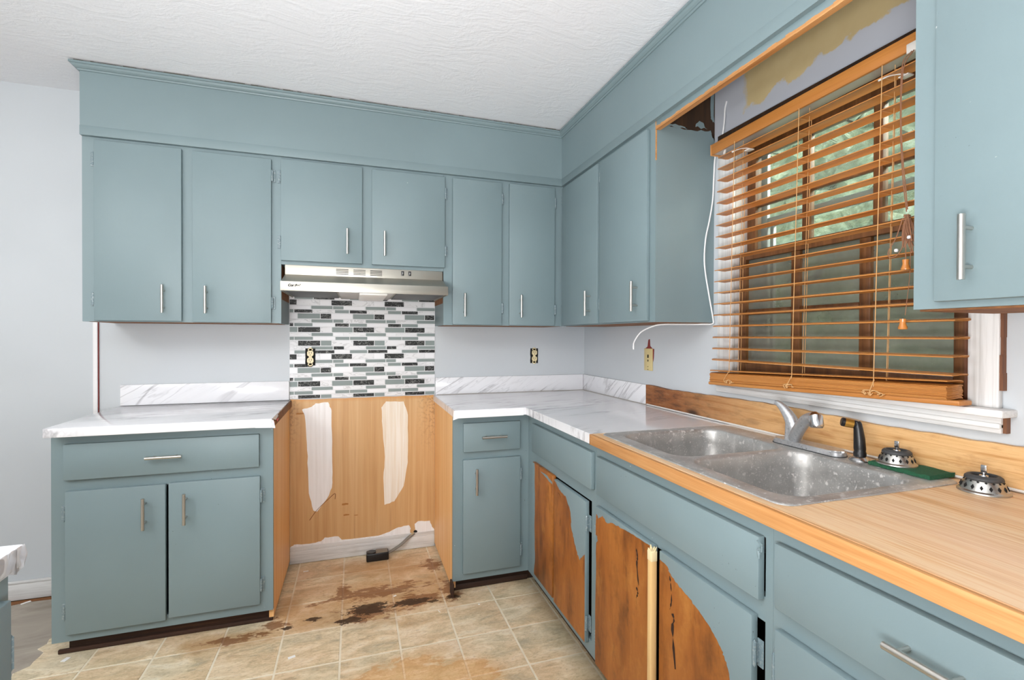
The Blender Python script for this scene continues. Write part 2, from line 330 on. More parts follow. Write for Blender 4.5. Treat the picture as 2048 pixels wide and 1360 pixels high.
def mat_tile():
    m = M('mottled_stone_vinyl'); oi = m.n('ShaderNodeObjectInfo')
    r = oi.outputs['Random']; r1 = m.math('MULTIPLY', r, 37.0)
    off = m.n('ShaderNodeVectorMath', operation='ADD'); m.L(m.pos(), off.inputs[0]); m.L(m.comb(r1, m.math('MULTIPLY', r, 11.0), r1), off.inputs[1])
    a = m.noise(m.vec((7, 16, 1), src=off.outputs[0]), 1, 5, .65, .8); b = m.noise(m.vec((3, 5, 1), src=off.outputs[0]), 1, 3)
    c = m.noise(m.vec((60, 120, 1), src=off.outputs[0]), 1, 4, .75, .5)
    col = m.ramp(a, [(.32, srgb('#B0A388')), (.44, srgb('#D3C09C')), (.54, srgb('#E6D3B1')), (.68, srgb('#F2E7CF'))])
    col = m.mix(m.mapr(b, .4, .7, 0, .55), col, srgb('#CBA27A')); col = m.mix(m.mapr(b, .5, .25, 0, .5), col, srgb('#ADA893'))
    col = m.mix(m.mapr(c, .52, .72, 0, .55), col, srgb('#8A7858')); col = m.mix(m.mapr(c, .46, .3, 0, .45), col, srgb('#EFE3CC'))
    sp = m.noise(m.pos(), 42, 2, .5); col = m.mix(m.mapr(sp, .79, .81), col, (.04, .035, .03))
    return m.pbr(stains(m, col), m.mapr(a, .3, .7, .42, .55), bump=m.bump(m.math('ADD', a, m.math('MULTIPLY', c, .5)), .35, .003))
TILE = mat_tile()
def mat_grout():
    m = M('cream_grout_line'); n = m.noise(m.pos(), 30, 3); col = m.mix(n, srgb('#D8CBB0'), srgb('#EFE6D2')); return m.pbr(stains(m, col), .6)
GROUT = mat_grout()
def mat_concrete():
    m = M('bare_concrete'); n = m.noise(m.vec((3, 5, 1)), 1, 5, .65, .6); c = m.ramp(n, [(.3, srgb('#857B6E')), (.5, srgb('#A0968A')), (.75, srgb('#B9AFA1'))])
    return m.pbr(c, .85, bump=m.bump(n, .2, .004))
CONC = mat_concrete()
def mat_mosaic(kind):
    m = M('mosaic_'+kind)
    if kind == 'black':
        w = m.noise(m.vec((22, 1, 34)), 1, 4, .6, 1.2); v = m.math('SUBTRACT', 1.0, m.mapr(m.math('ABSOLUTE', m.math('SUBTRACT', w, .5)), 0, .012))
        return m.pbr(m.mix(m.math('MULTIPLY', v, .7), srgb('#232524'), srgb('#C8C8C4')), .5, spec=.3)
    if kind == 'marble':
        w = m.noise(m.vec((9, 1, 20)), 1, 4, .6, 1.0); v = m.math('SUBTRACT', 1.0, m.mapr(m.math('ABSOLUTE', m.math('SUBTRACT', w, .5)), 0, .03))
        return m.pbr(m.mix(m.math('MULTIPLY', v, .45), srgb('#E0E0E2'), srgb('#868687')), .4)
    if kind == 'grey': return m.pbr(srgb('#86918F'), .45, spec=.3)
    return m.pbr(srgb('#E6E6E9'), .4)
MOS = {k: mat_mosaic(k) for k in ('black', 'marble', 'grey', 'white')}
MGROUT = simple('mosaic_sheet', '#D9DADC', .4)

# ------------------------------------------------------------------ geometry helpers
WLOC = {}
def link(o, parent, wl):
    COL.objects.link(o); WLOC[o.name] = Vector(wl)
    if parent: o.parent = parent; o.location = Vector(wl)-WLOC[parent.name]
    else: o.location = wl
    return o
def thing(name, label, cat, loc, group=None, kind=None):
    o = bpy.data.objects.new(name, None); o.empty_display_size = .05; link(o, None, loc)
    o['label'] = label; o['category'] = cat
    if group: o['group'] = group
    if kind: o['kind'] = kind
    return o
def obj(name, bm, mat, parent=None, label=None, smooth=True, angle=32, loc=None, cat=None, kind=None, group=None):
    bmesh.ops.recalc_face_normals(bm, faces=bm.faces)
    xs = [v.co for v in bm.verts]
    if loc is None:
        lo = Vector([min(c[i] for c in xs) for i in range(3)]); hi = Vector([max(c[i] for c in xs) for i in range(3)])
        loc = Vector(((lo.x+hi.x)/2, (lo.y+hi.y)/2, lo.z))
    loc = Vector(loc)
    for v in bm.verts: v.co -= loc
    me = bpy.data.meshes.new(name); bm.to_mesh(me); bm.free()
    me.materials.append(mat)
    if smooth:
        me.polygons.foreach_set('use_smooth', [True]*len(me.polygons)); me.set_sharp_from_angle(angle=math.radians(angle))
    o = link(bpy.data.objects.new(name, me), parent, loc)
    if label: o['label'] = label
    if cat: o['category'] = cat
    if kind: o['kind'] = kind
    if group: o['group'] = group
    return o
def B(): return bmesh.new()
def box(bm, x0, x1, y0, y1, z0, z1, bev=0.0, seg=2):
    r = bmesh.ops.create_cube(bm, size=1)
    vs = r['verts']
    for v in vs: v.co = Vector(((x0+x1)/2+v.co.x*(x1-x0), (y0+y1)/2+v.co.y*(y1-y0), (z0+z1)/2+v.co.z*(z1-z0)))
    if bev:
        es = list({e for v in vs for e in v.link_edges})
        bmesh.ops.bevel(bm, geom=es, offset=bev, segments=seg, profile=.5, affect='EDGES', clamp_overlap=True)
    return bm
FACES = {'y': lambda p: (lambda u, n, z: Vector((u, p-n, z))), 'x': lambda p: (lambda u, n, z: Vector((p-n, u, z))), 'X': lambda p: (lambda u, n, z: Vector((p+n, u, z)))}
def fbox(bm, F, u0, u1, n0, n1, z0, z1, bev=0.0, seg=2):
    a = F(u0, n0, z0); b = F(u1, n1, z1)
    return box(bm, min(a.x, b.x), max(a.x, b.x), min(a.y, b.y), max(a.y, b.y), min(a.z, b.z), max(a.z, b.z), bev, seg)
def tube(bm, pts, r, seg=8, caps=True):
    pts = [Vector(p) for p in pts]; rs = r if isinstance(r, (list, tuple)) else [r]*len(pts)
    rings = []; prev = None
    for i, p in enumerate(pts):
        d = (pts[min(i+1, len(pts)-1)]-pts[max(i-1, 0)]).normalized()
        if prev is None:
            a = Vector((0, 0, 1)) if abs(d.z) < .9 else Vector((1, 0, 0)); n = d.cross(a).normalized()
        else:
            n = (prev-d*prev.dot(d)).normalized()
        prev = n; b = d.cross(n)
        rings.append([bm.verts.new(p+(n*math.cos(2*math.pi*k/seg)+b*math.sin(2*math.pi*k/seg))*rs[i]) for k in range(seg)])
    for i in range(len(rings)-1):
        for k in range(seg): bm.faces.new((rings[i][k], rings[i][(k+1) % seg], rings[i+1][(k+1) % seg], rings[i+1][k]))
    if caps: bm.faces.new(rings[0]); bm.faces.new(rings[-1])
    return bm
def curve(pts, n=6):
    """Catmull-Rom through the points"""
    P = [Vector(p) for p in pts]; P = [P[0]*2-P[1]]+P+[P[-1]*2-P[-2]]; out = []
    for i in range(1, len(P)-2):
        for k in range(n):
            t = k/n; a, b, c, d = P[i-1], P[i], P[i+1], P[i+2]
            out.append(.5*((2*b)+(c-a)*t+(2*a-5*b+4*c-d)*t*t+(3*b-a-3*c+d)*t**3))
    return out+[P[-2]]
def lathe(bm, prof, c=(0, 0, 0), seg=28, mtx=None):
    rings = []
    for r, z in prof:
        if r < 1e-6: rings.append([bm.verts.new(Vector((0, 0, z)))])
        else: rings.append([bm.verts.new(Vector((r*math.cos(2*math.pi*k/seg), r*math.sin(2*math.pi*k/seg), z))) for k in range(seg)])
    for a, b in zip(rings, rings[1:]):
        for k in range(seg):
            A = [a[k % len(a)], a[(k+1) % len(a)], b[(k+1) % len(b)], b[k % len(b)]]
            f = []
            for v in A:
                if v not in f: f.append(v)
            if len(f) > 2: bm.faces.new(f)
    vs = [v for r in rings for v in r]
    for v in vs:
        if mtx: v.co = mtx @ v.co
        v.co += Vector(c)
    return bm
def prism(bm, pts, d):
    """pts: 3D polygon; d: extrusion vector"""
    a = [bm.verts.new(Vector(p)) for p in pts]; b = [bm.verts.new(Vector(p)+Vector(d)) for p in pts]
    n = len(pts); bm.faces.new(a); bm.faces.new(b[::-1])
    for i in range(n): bm.faces.new((a[i], b[i], b[(i+1) % n], a[(i+1) % n]))
    return bm
def ragged(poly, amp=.006, n=5, seed=1, fixed=()):
    rnd = random.Random(seed); out = []
    for i, p in enumerate(poly):
        q = poly[(i+1) % len(poly)]; out.append(tuple(p))
        if i in fixed: continue
        for k in range(1, n):
            t = k/n; out.append((p[0]+(q[0]-p[0])*t+rnd.uniform(-amp, amp), p[1]+(q[1]-p[1])*t+rnd.uniform(-amp, amp)))
    return out
def rrect(x0, x1, y0, y1, r, n=6):
    P = []
    for cx, cy, a0 in ((x1-r, y1-r, 0), (x0+r, y1-r, 90), (x0+r, y0+r, 180), (x1-r, y0+r, 270)):
        for k in range(n+1):
            a = math.radians(a0+90*k/n); P.append((cx+r*math.cos(a), cy+r*math.sin(a)))
    return P
def struct(name, bm, mat, parent=None, label=None, cat=None, **k):
    o = obj(name, bm, mat, parent, label, **k)
    if not parent: o['kind'] = 'structure'
    return o

ZC = 2.4647; ZT = .914; YF = -.2967; XF = -.2908; YB = -.5817; XB = -.6077; ZUB = 1.3285; ZUT = 2.1478
# ------------------------------------------------------------------ room shell
b = B(); box(b, -4.8, .14, -5.4, .14, -.06, -.004); floor = struct('floor', b, CONC, smooth=False)
# vinyl sheet with moulded tiles; its torn left edge bares the concrete
PX, PY = .2325, .241
XL = [-1.7475+PX*k for k in range(-8, 6)]; YL = [-.694+PY*k for k in range(-9, 4)]
def edge_x(y):
    if y < -.675: return -9
    return -2.655+.018*math.sin(y*31)+.012*math.sin(y*83+1)
def clip_tile(x0, x1, y0, y1):
    x1 = min(x1, 0); y1 = min(y1, 0)
    if x1-x0 < .01 or y1-y0 < .01: return None
    ys = [y0+(y1-y0)*k/8 for k in range(9)]
    ex = [max(x0, edge_x(y)) for y in ys]
    if max(ex) <= x0: return [(x0, y0), (x1, y0), (x1, y1), (x0, y1)]
    pts = [(e, y) for e, y in zip(ex, ys) if e < x1-.004]
    if len(pts) < 2: return None
    return [(x1, pts[0][1])]+[(x1, pts[-1][1])]+[p for p in pts[::-1]]
gb = B()
tiles = {}
for i in range(len(XL)):
    for j in range(len(YL)):
        x0, y0 = XL[i], YL[j]; x1, y1 = x0+PX, y0+PY
        full = clip_tile(x0, x1, y0, y1)
        if not full: continue
        prism(gb, [(p[0], p[1], -.0035) for p in full], (0, 0, .0023))
        g = .0038
        pc = clip_tile(x0+g, x1-g, y0+g, y1-g)
        if not pc: continue
        if len(pc) == 4 and x1-g < 0 and y1 < 0 and 'std' in tiles:
            o = bpy.data.objects.new('tile', tiles['std']); link(o, floor, ((x0+x1)/2, (y0+y1)/2, -.0012)); continue
        t = B(); prism(t, [(p[0], p[1], -.0012) for p in pc], (0, 0, .0012))
        top = [e for e in t.edges if all(v.co.z > -.0001 for v in e.verts)]
        bmesh.ops.bevel(t, geom=top, offset=.0009, segments=1, affect='EDGES')
        o = obj('tile', t, TILE, floor, smooth=False, loc=((x0+x1)/2, (y0+y1)/2, -.0012))
        if len(pc) == 4 and x1-g < 0 and y1 < 0: tiles['std'] = o.data
obj('vinyl_sheet', gb, GROUT, floor, smooth=False)
b = B(); prism(b, [(p[0], p[1], -.004) for p in ragged([(-3.2, -.005), (-3.2, -.05), (-2.86, -.035), (-2.7, -.06), (-2.6, -.02), (-2.6, -.005)], .008, 5, 4)], (0, 0, .002)); obj('floor_underlay_strip', b, BROWNRAW, floor, smooth=False)

b = B(); box(b, -4.8, 0, 0, .14, 0, ZC); struct('wall_back', b, WALL, smooth=False)
# right wall around the window opening
WY0, WY1, WZ0, WZ1 = -2.13, -1.33, 1.085, 2.06
b = B(); box(b, 0, .14, -5.4, .0, -.0, WZ0); box(b, 0, .14, -5.4, WY0, WZ0, WZ1); box(b, 0, .14, WY1, 0, WZ0, WZ1)
wr = struct('wall_right', b, WALL, smooth=False)
b = B(); box(b, 0, .14, -5.4, 0, WZ1, ZC); obj('wall_over_window', b, NICHE, wr, smooth=False)
b = B(); box(b, -4.8, -4.7, -5.4, .14, 0, ZC); struct('wall_left', b, WALL, smooth=False)
b = B(); box(b, -4.8, .14, -5.4, -5.3, 0, ZC); struct('wall_front', b, WALL, smooth=False)
b = B(); box(b, -4.8, .14, -5.4, .14, ZC, ZC+.08); struct('ceiling', b, CEIL, smooth=False)

# boxed soffit over the cabinets, with crown
b = B(); SY = -.3141; SX = -.3082; XE = -2.6078
prism(b, [(XE, -.0005, ZUT), (XE, SY, ZUT), (SX, SY, ZUT), (SX, -3.4, ZUT), (SX+.018, -3.4, ZUT), (SX+.018, SY+.018, ZUT), (XE+.018, SY+.018, ZUT), (XE+.018, -.0005, ZUT)], (0, 0, ZC-.0005-ZUT))
sof = struct('trim_1', b, BLUE, None, 'blue-grey boxed soffit above the upper cabinets')
b = B(); box(b, XE-.001, SX-.001, SY-.001, SY, ZUT, ZUT+.042, .0006); obj('soffit_strip', b, BLUE, sof)
b = B(); box(b, XE+.019, -.001, SY+.019, -.001, ZUT+.001, ZUT+.01); obj('soffit_bottom', b, BLUE, sof, smooth=False)
b = B(); box(b, SX-.001, SX, -3.4, SY-.001, ZUT, ZUT+.042, .0006); obj('soffit_strip', b, BLUE, sof)
prof = [(0, 2.4271), (.005, 2.4271), (.0075, 2.4335), (.012, 2.4345), (.019, 2.440), (.0235, 2.4475), (.0287, 2.449), (.0287, 2.4575), (0, 2.4575)]
b = B(); path = [((XE, 0), (-1, 0)), ((XE, SY), (-1, -1)), ((SX, SY), (-1, -1)), ((SX, -3.4), (-1, 0))]
rings = [[b.verts.new((p[0]+n[0]*d, p[1]+n[1]*d, z)) for d, z in prof] for p, n in path]
for r0, r1 in zip(rings, rings[1:]):
    for k in range(len(prof)): b.faces.new((r0[k], r0[(k+1) % len(prof)], r1[(k+1) % len(prof)], r1[k]))
b.faces.new(rings[0]); b.faces.new(rings[-1])
struct('trim_2', b, BLUE, None, 'blue-grey crown moulding under the white ceiling', angle=20)
b = B(); rnd = random.Random(3)
x = XE-.01
while x < SX-.03:
    w = rnd.uniform(.01, .035); h = rnd.uniform(.001, .0045); box(b, x, x+w, SY-.0285, SY-.01, ZC-.0075-.0005, ZC-.0075+h); x += w
struct('trim_3', b, simple('ragged_gap_shade', '#4A463C', .9), None, 'dark ragged strip painted as the shadow gap between crown moulding and ceiling', smooth=False)  # dark boxes put in to draw the shadow in the gap
b = B(); box(b, -2.6905, -2.6725, -.012, 0, 0, ZC-.002, .001); struct('trim_4', b, WHITE, None, 'narrow white vertical strip on the back wall beside the marble counter')
b = B(); box(b, -2.6725, -2.6690, -.006, 0, 0, ZC-.002); struct('trim_5', b, RED, None, 'dark red paint line along the narrow white wall strip', smooth=False)
b = B(); box(b, -4.7, -2.6, -.012, 0, .002, .082, .002); box(b, -4.7, -2.6, -.016, 0, .080, .093, .004)
struct('baseboard_left', b, TRIMX, None, 'white baseboard on the back wall left of the cabinets')
b = B(); box(b, -1.80, -1.002, -.012, -.005, 0.002, .072, .002); box(b, -1.80, -1.002, -.009, -.005, .072, .095, .003)
struct('baseboard_back', b, mat_white_trim('smeared_baseboard', (3, 40, 70), (8, 30, 12)), None, 'paint-smeared white baseboard at the bottom of the tan panel')

# ------------------------------------------------------------------ range recess: tan panel and mosaic sheet
pan = thing('wall_panel', 'bare tan panel with two white filler swipes, in the empty range gap', 'panel', (-1.4, -.003, 0))
pts = [(-1.8005, .002), (-1.0015, .002), (-1.0015, .913)]+[(-1.0015-.8*k/14, .913+random.uniform(-.002, .002)) for k in range(1, 14)]+[(-1.8005, .915)]
b = B(); prism(b, [(p[0], -.0005, p[1]) for p in pts], (0, -.0045, 0)); obj('panel_board', b, PANEL, pan, smooth=False)
def patch(pts, seed, mat, amp=.0022):
    q = ragged(pts, amp, 4, seed); bb = B(); prism(bb, [(p[0], -.005, p[1]) for p in q], (0, -.0012, 0)); obj('filler_patch', bb, mat, pan, smooth=False)
patch([(-1.739, .857), (-1.69, .870), (-1.669, .889), (-1.602, .892), (-1.585, .844), (-1.581, .669), (-1.580, .52), (-1.583, .406), (-1.607, .35), (-1.661, .279), (-1.68, .287), (-1.704, .388), (-1.708, .52), (-1.714, .666), (-1.725, .822)], 1, SWIPE)
patch([(-1.312, .85), (-1.286, .885), (-1.185, .881), (-1.160, .80), (-1.158, .65), (-1.160, .519), (-1.184, .38), (-1.238, .294), (-1.294, .279), (-1.300, .439), (-1.292, .56), (-1.309, .772)], 2, SWIPE2)
patch([(-1.80, .094), (-1.78, .108), (-1.70, .103), (-1.64, .109), (-1.62, .128), (-1.55, .126), (-1.53, .104), (-1.329, .102), (-1.265, .117), (-1.214, .137), (-1.153, .143), (-1.143, .126), (-1.145, .094)], 3, SWIPE, .002)
patch([(-1.119, .147), (-1.099, .16), (-1.028, .155), (-1.017, .119), (-1.003, .101), (-1.003, .09), (-1.117, .092)], 4, SWIPE, .002)
b = B(); tube(b, curve([(-1.70, -.0055, .235), (-1.66, -.0055, .29), (-1.60, -.0055, .345), (-1.566, -.0055, .372), (-1.566, -.0055, .34)], 4), .0016, 5); obj('scratch', b, simple('brown_scratch', '#7A4A1E', .8), pan)

SMUD = simple('brown_smudge', '#A87238', .7)
for (xx, zz, w_, h_) in ((-1.512, .306, .036, .012), (-1.505, .244, .032, .010), (-1.452, .236, .022, .005), (-1.745, .835, .05, .010)):
    q = ragged([(xx-w_/2, zz-h_/2.6), (xx, zz-h_/2), (xx+w_/2, zz-h_/3), (xx+w_/2.2, zz+h_/3), (xx, zz+h_/2), (xx-w_/2.3, zz+h_/2.6)], h_*.1, 3, int(xx*-1000)); b = B(); prism(b, [(p[0], -.0048, p[1]) for p in q], (0, -.0006, 0)); obj('smudge', b, SMUD, pan, smooth=False)
mos = thing('mosaic_sheet', 'black, grey and white mosaic tile sheet behind the range hood', 'backsplash', (-1.4, -.0005, .916))
b = B(); box(b, -1.803, -1.0, -.0025, -.0005, .9165, 1.56); obj('backing', b, MGROUT, mos, smooth=False)
P_ = .2915; U_ = P_/708.; X0 = -1.759; RT = .0278; RH = .0172; GP = .0046
rowdef = {
 'T1': [(0, 276, 'black'), (284, 424, 'marble'), (430, 698, 'grey')], 't1a': [(168, 438, 'grey'), (446, 576, 'white'), (583, 860, 'marble')],
 't1b': [(-45, 183, 'grey'), (190, 466, 'white'), (474, 655, 'grey')], 'T2': [(0, 276, 'black'), (286, 420, 'grey'), (427, 700, 'marble')],
 't2a': [(168, 438, 'grey'), (450, 583, 'black'), (590, 860, 'marble')], 't2b': [(-45, 183, 'grey'), (196, 458, 'black'), (466, 655, 'white')],
 'T3': [(-14, 270, 'marble'), (278, 415, 'white'), (422, 688, 'black')], 't3a': [(164, 434, 'grey'), (443, 576, 'grey'), (583, 860, 'white')],
 't3b': [(-47, 178, 'black'), (186, 460, 'marble'), (468, 648, 'grey')], 'T4': [(-5, 274, 'grey'), (283, 416, 'black'), (424, 695, 'white')],
 't4a': [(166, 436, 'grey'), (446, 573, 'grey'), (580, 858, 'marble')], 't4b': [(-47, 178, 'grey'), (185, 462, 'white'), (470, 646, 'black')]}
order = ['T2', 't1b', 't1a', 'T1', 't4b', 't4a', 'T4', 't3b', 't3a', 'T3', 't2b', 't2a']   # from the bottom row up
z = .9085; row = 0; mcache = {}
while z < 1.545:
    key = order[row % 12]; h = RT if key[0] == 'T' else RH
    z0, z1 = max(z, .918), z+h
    for k in range(-1, 4):
        for (a, c, kind) in rowdef[key]:
            xa, xb = X0+k*P_+a*U_, X0+k*P_+c*U_
            xa, xb = max(xa, -1.802), min(xb, -1.001)
            if xb-xa < .012: continue
            ck = (round(xb-xa, 3), round(z1-z0, 4), kind)
            loc = ((xa+xb)/2, -.0034, z0)
            if ck in mcache: link(bpy.data.objects.new('tile', mcache[ck]), mos, loc); continue
            t = B(); box(t, xa, xb, -.0043, -.0025, z0, z1)
            es = [e for e in t.edges if all(v.co.y < -.004 for v in e.verts)]
            bmesh.ops.bevel(t, geom=es, offset=.0009, segments=1, affect='EDGES')
            mcache[ck] = obj('tile', t, MOS[kind], mos, smooth=False, loc=loc).data
    z += h+GP; row += 1

# ------------------------------------------------------------------ cabinets
def add_handle(parent, F, u, z, n, length=.127, horiz=False, post=.038, r=.0063, label=None):
    b = B(); h = length/2; st = .03
    if horiz:
        tube(b, [F(u-h, n+st, z), F(u+h, n+st, z)], r, 12)
        for s in (-post, post): tube(b, [F(u+s, n-.001, z), F(u+s, n+st, z)], .0042, 8)
    else:
        tube(b, [F(u, n+st, z-h), F(u, n+st, z+h)], r, 12)
        for s in (-post, post): tube(b, [F(u, n-.001, z+s), F(u, n+st, z+s)], .0042, 8)
    return obj('handle', b, NICKEL, parent, label)
def add_hinge(parent, F, u, z, s):
    """s: +1 when the frame lies at larger u"""
    b = B(); tube(b, [F(u+s*.004, .0145, z-.026), F(u+s*.004, .0145, z+.026)], .0044, 8)
    fbox(b, F, min(u, u+s*.017), max(u, u+s*.017), 0, .0032, z-.031, z+.031, .001, 1)
    fbox(b, F, min(u, u+s*.004), max(u, u+s*.004), .002, .015, z-.022, z+.022)
    for k in (-1, 1): tube(b, [F(u+s*.004, .0145, z+k*.026), F(u+s*.004, .0145, z+k*.030)], [.003, .0012], 6)
    return obj('hinge', b, HINGE, parent)
TH = .019
def door(cab, F, u0, u1, z0, z1, mat, handle=None, hinge=None, hz=(), name='door', dz=0, label=None):
    b = B(); fbox(b, F, u0, u1, .0005, TH, z0, z1, .0032, 2)
    d = obj(name, b, mat, cab, label)
    if handle: add_handle(d, F, handle[0], handle[1], TH, horiz=len(handle) > 2)
    if hinge:
        for zz in hz: add_hinge(d, F, u1 if hinge > 0 else u0, zz, hinge)
    return d
def frame(cab, F, pieces, mat, depth=.019):
    # one clean shell over the union of stiles and rails
    us = sorted({u for p in pieces for u in p[:2]}); zs = sorted({z_ for p in pieces for z_ in p[2:]})
    def cov(i, j):
        if i < 0 or j < 0 or i >= len(us)-1 or j >= len(zs)-1: return False
        u = (us[i]+us[i+1])/2; z_ = (zs[j]+zs[j+1])/2
        return any(p[0] < u < p[1] and p[2] < z_ < p[3] for p in pieces)
    b = B(); vc = {}
    def V(i, j, k):
        if (i, j, k) not in vc: vc[(i, j, k)] = b.verts.new(F(us[i], -depth*k, zs[j]))
        return vc[(i, j, k)]
    for i in range(len(us)-1):
        for j in range(len(zs)-1):
            if not cov(i, j): continue
            for k in (0, 1): b.faces.new((V(i, j, k), V(i+1, j, k), V(i+1, j+1, k), V(i, j+1, k)))
            for (di, dj, p, q) in ((-1, 0, (i, j), (i, j+1)), (1, 0, (i+1, j), (i+1, j+1)), (0, -1, (i, j), (i+1, j)), (0, 1, (i, j+1), (i+1, j+1))):
                if not cov(i+di, j+dj): b.faces.new((V(*p, 0), V(*q, 0), V(*q, 1), V(*p, 1)))
    return obj('face_frame', b, mat, cab, smooth=False)
def paint_layer(d, F, poly, seed, fixed=(), amp=.006):
    q = ragged(poly, amp, 6, seed, fixed); b = B(); a = [F(u, TH-.0004, zz) for u, zz in q]; n = F(0, 1, 0)-F(0, 0, 0)
    prism(b, a, n*.0012); o = obj('paint_layer', b, BLUE_W, d, 'remaining blue-grey paint on stripped wood', smooth=False); return o
def bare_patch(d, F, poly, seed, fixed=(), amp=.005):
    q = ragged(poly, amp, 6, seed, fixed); n = F(0, 1, 0)-F(0, 0, 0)
    b = B(); prism(b, [F(u, TH-.0004, zz) for u, zz in q], n*.0010); return obj('bare_wood', b, DOORW, d, 'stripped orange wood area', smooth=False)
def gouge(d, F, pts, seed, w=.006):
    rnd = random.Random(seed); P = curve([F(u+rnd.uniform(-.004, .004), TH-.0006, zz) for u, zz in pts], 4)
    b = B(); tube(b, P, [max(.0006, w*rnd.uniform(.2, 1.)*.32) for _ in P], 5); obj('gouge', b, simple('dark_gouge', '#2A160A', .9), d)

FY = FACES['y'](YF); FX = FACES['x'](XF); BY = FACES['y'](YB); BX = FACES['x'](XB)
YBK = -.0008   # cabinet backs, a hair off the wall
# --- upper, two tall doors at the left
c = thing('upper_cabinet', 'blue-grey two-door upper cabinet at the left end, above the short marble counter', 'cabinet', (-2.2, -.15, ZUB))
b = B(); box(b, -2.6078, -2.59, YF+.019, YBK, ZUB, ZUT); box(b, -2.59, -1.823, YF+.019, YBK, ZUB+.012, ZUB+.03); box(b, -2.59, -1.823, YF+.019, YBK, ZUT-.02, ZUT-.001); box(b, -2.59, -1.823, -.012, YBK, ZUB+.012, ZUT)
box(b, -1.823, -1.8060, YF+.019, YBK, ZUB, 1.448); box(b, -1.823, -1.8065, YF+.019, YBK, 1.448, ZUT-.001)
obj('carcass', b, BLUE, c, smooth=False)
frame(c, FY, [(-2.6078, -2.54, ZUB, ZUT), (-2.24, -2.165, ZUB, ZUT), (-1.865, -1.806, ZUB, ZUT), (-2.54, -1.865, ZUB, 1.35), (-2.54, -1.865, 2.11, ZUT)], BLUE)
b = B(); box(b, -2.59, -1.823, YF+.019, -.012, ZUB-.0015, ZUB+.012); obj('underside', b, BROWNRAW, c, smooth=False)
b = B(); box(b, -1.8065, -1.8052, YF+.02, YBK, 1.448, 1.619); obj('raw_side_patch', b, BROWNRAW, c, smooth=False)
door(c, FY, -2.559, -2.2245, 1.333, 2.132, BLUE, (-2.2925, 1.434), -1, (2.049, 1.428))
door(c, FY, -2.182, -1.848, 1.330, 2.128, BLUE, (-2.122, 1.434), 1, (2.049, 1.428))
# --- over the hood
c = thing('upper_cabinet', 'short blue-grey two-door cabinet directly above the range hood', 'cabinet', (-1.4, -.15, 1.62))
b = B(); box(b, -1.8055, -1.0015, YF+.019, YBK, 1.622, ZUT-.001); obj('carcass', b, BLUE, c, smooth=False)
frame(c, FY, [(-1.8055, -1.79, 1.6205, ZUT), (-1.44, -1.36, 1.6205, ZUT), (-1.012, -1.0015, 1.6205, ZUT), (-1.79, -1.012, 1.6205, 1.655), (-1.79, -1.012, 2.11, ZUT)], BLUE)
door(c, FY, -1.8055, -1.4235, 1.638, 2.134, BLUE, (-1.496, 1.745), -1, (2.049, 1.729))
door(c, FY, -1.3765, -.9955, 1.638, 2.130, BLUE_W, (-1.313, 1.745), 1, (2.042, 1.729))
# --- back right
c = thing('upper_cabinet', 'blue-grey two-door upper cabinet right of the range hood, on the back wall', 'cabinet', (-.65, -.15, ZUB))
b = B(); box(b, -1.0, -.984, YF+.019, YBK, ZUB, ZUT-.001); box(b, -.984, -.30, YF+.019, YBK, ZUB+.012, ZUB+.03); box(b, -.984, -.30, -.012, YBK, ZUB+.012, ZUT-.001); box(b, -.984, -.30, YF+.019, YBK, ZUT-.02, ZUT-.001)
obj('carcass', b, BLUE, c, smooth=False)
frame(c, FY, [(-1.0005, -.935, ZUB, ZUT), (-.69, -.615, ZUB, ZUT), (-.365, XF-.0005, ZUB, ZUT), (-.935, -.365, ZUB, 1.35), (-.935, -.365, 2.11, ZUT)], BLUE)
b = B(); box(b, -.984, -.30, YF+.019, -.012, ZUB-.0015, ZUB+.012); obj('underside', b, BROWNRAW, c, smooth=False)
b = B(); box(b, -1.0013, -1.0, YF+.02, YBK, 1.448, 1.619); obj('raw_side_patch', b, BROWNRAW, c, smooth=False)
door(c, FY, -.9535, -.6735, 1.332, 2.130, BLUE, (-.89, 1.438), 1, (2.043, 1.426))
door(c, FY, -.6285, -.3505, 1.331, 2.132, BLUE, (-.5655, 1.438), 1, (2.046, 1.424))
# --- right wall, far
YE = -1.2212
c = thing('upper_cabinet', 'blue-grey two-door upper cabinet on the right wall, between the corner and the window', 'cabinet', (-.15, -.75, ZUB))
b = B(); box(b, XF+.019, -.0008, YE, YE+.018, ZUB, ZUT-.001); box(b, XF+.019, -.0008, YE+.018, -.30, ZUB+.012, ZUB+.03); box(b, -.012, -.0008, YE+.018, -.012, ZUB+.012, ZUT-.001); box(b, XF+.019, -.0008, YE+.018, -.30, ZUT-.02, ZUT-.001)
obj('carcass', b, BLUE, c, smooth=False)
frame(c, FX, [(YE, -1.165, ZUB, ZUT), (-.79, -.745, ZUB, ZUT), (-.34, YF-.0005, ZUB, ZUT), (-1.165, -.34, ZUB, 1.35), (-1.165, -.34, 2.11, ZUT)], BLUE)
b = B(); box(b, XF+.019, -.012, YE+.001, -.30, ZUB-.0015, ZUB+.012); obj('underside', b, BROWNRAW, c, smooth=False)
b = B(); prism(b, [(p[0], YE-.0012, p[1]) for p in ragged([(-.287, 2.134), (-.2, 2.136), (-.1, 2.134), (-.02, 2.146), (-.001, 2.10), (-.001, ZC-.03), (-.287, ZC-.03)], .004, 5, 5, (4, 5, 6))], (0, .014, 0)); obj('raw_side_panel', b, DARKW, c, 'bare dark brown wood above the painted side', smooth=False)
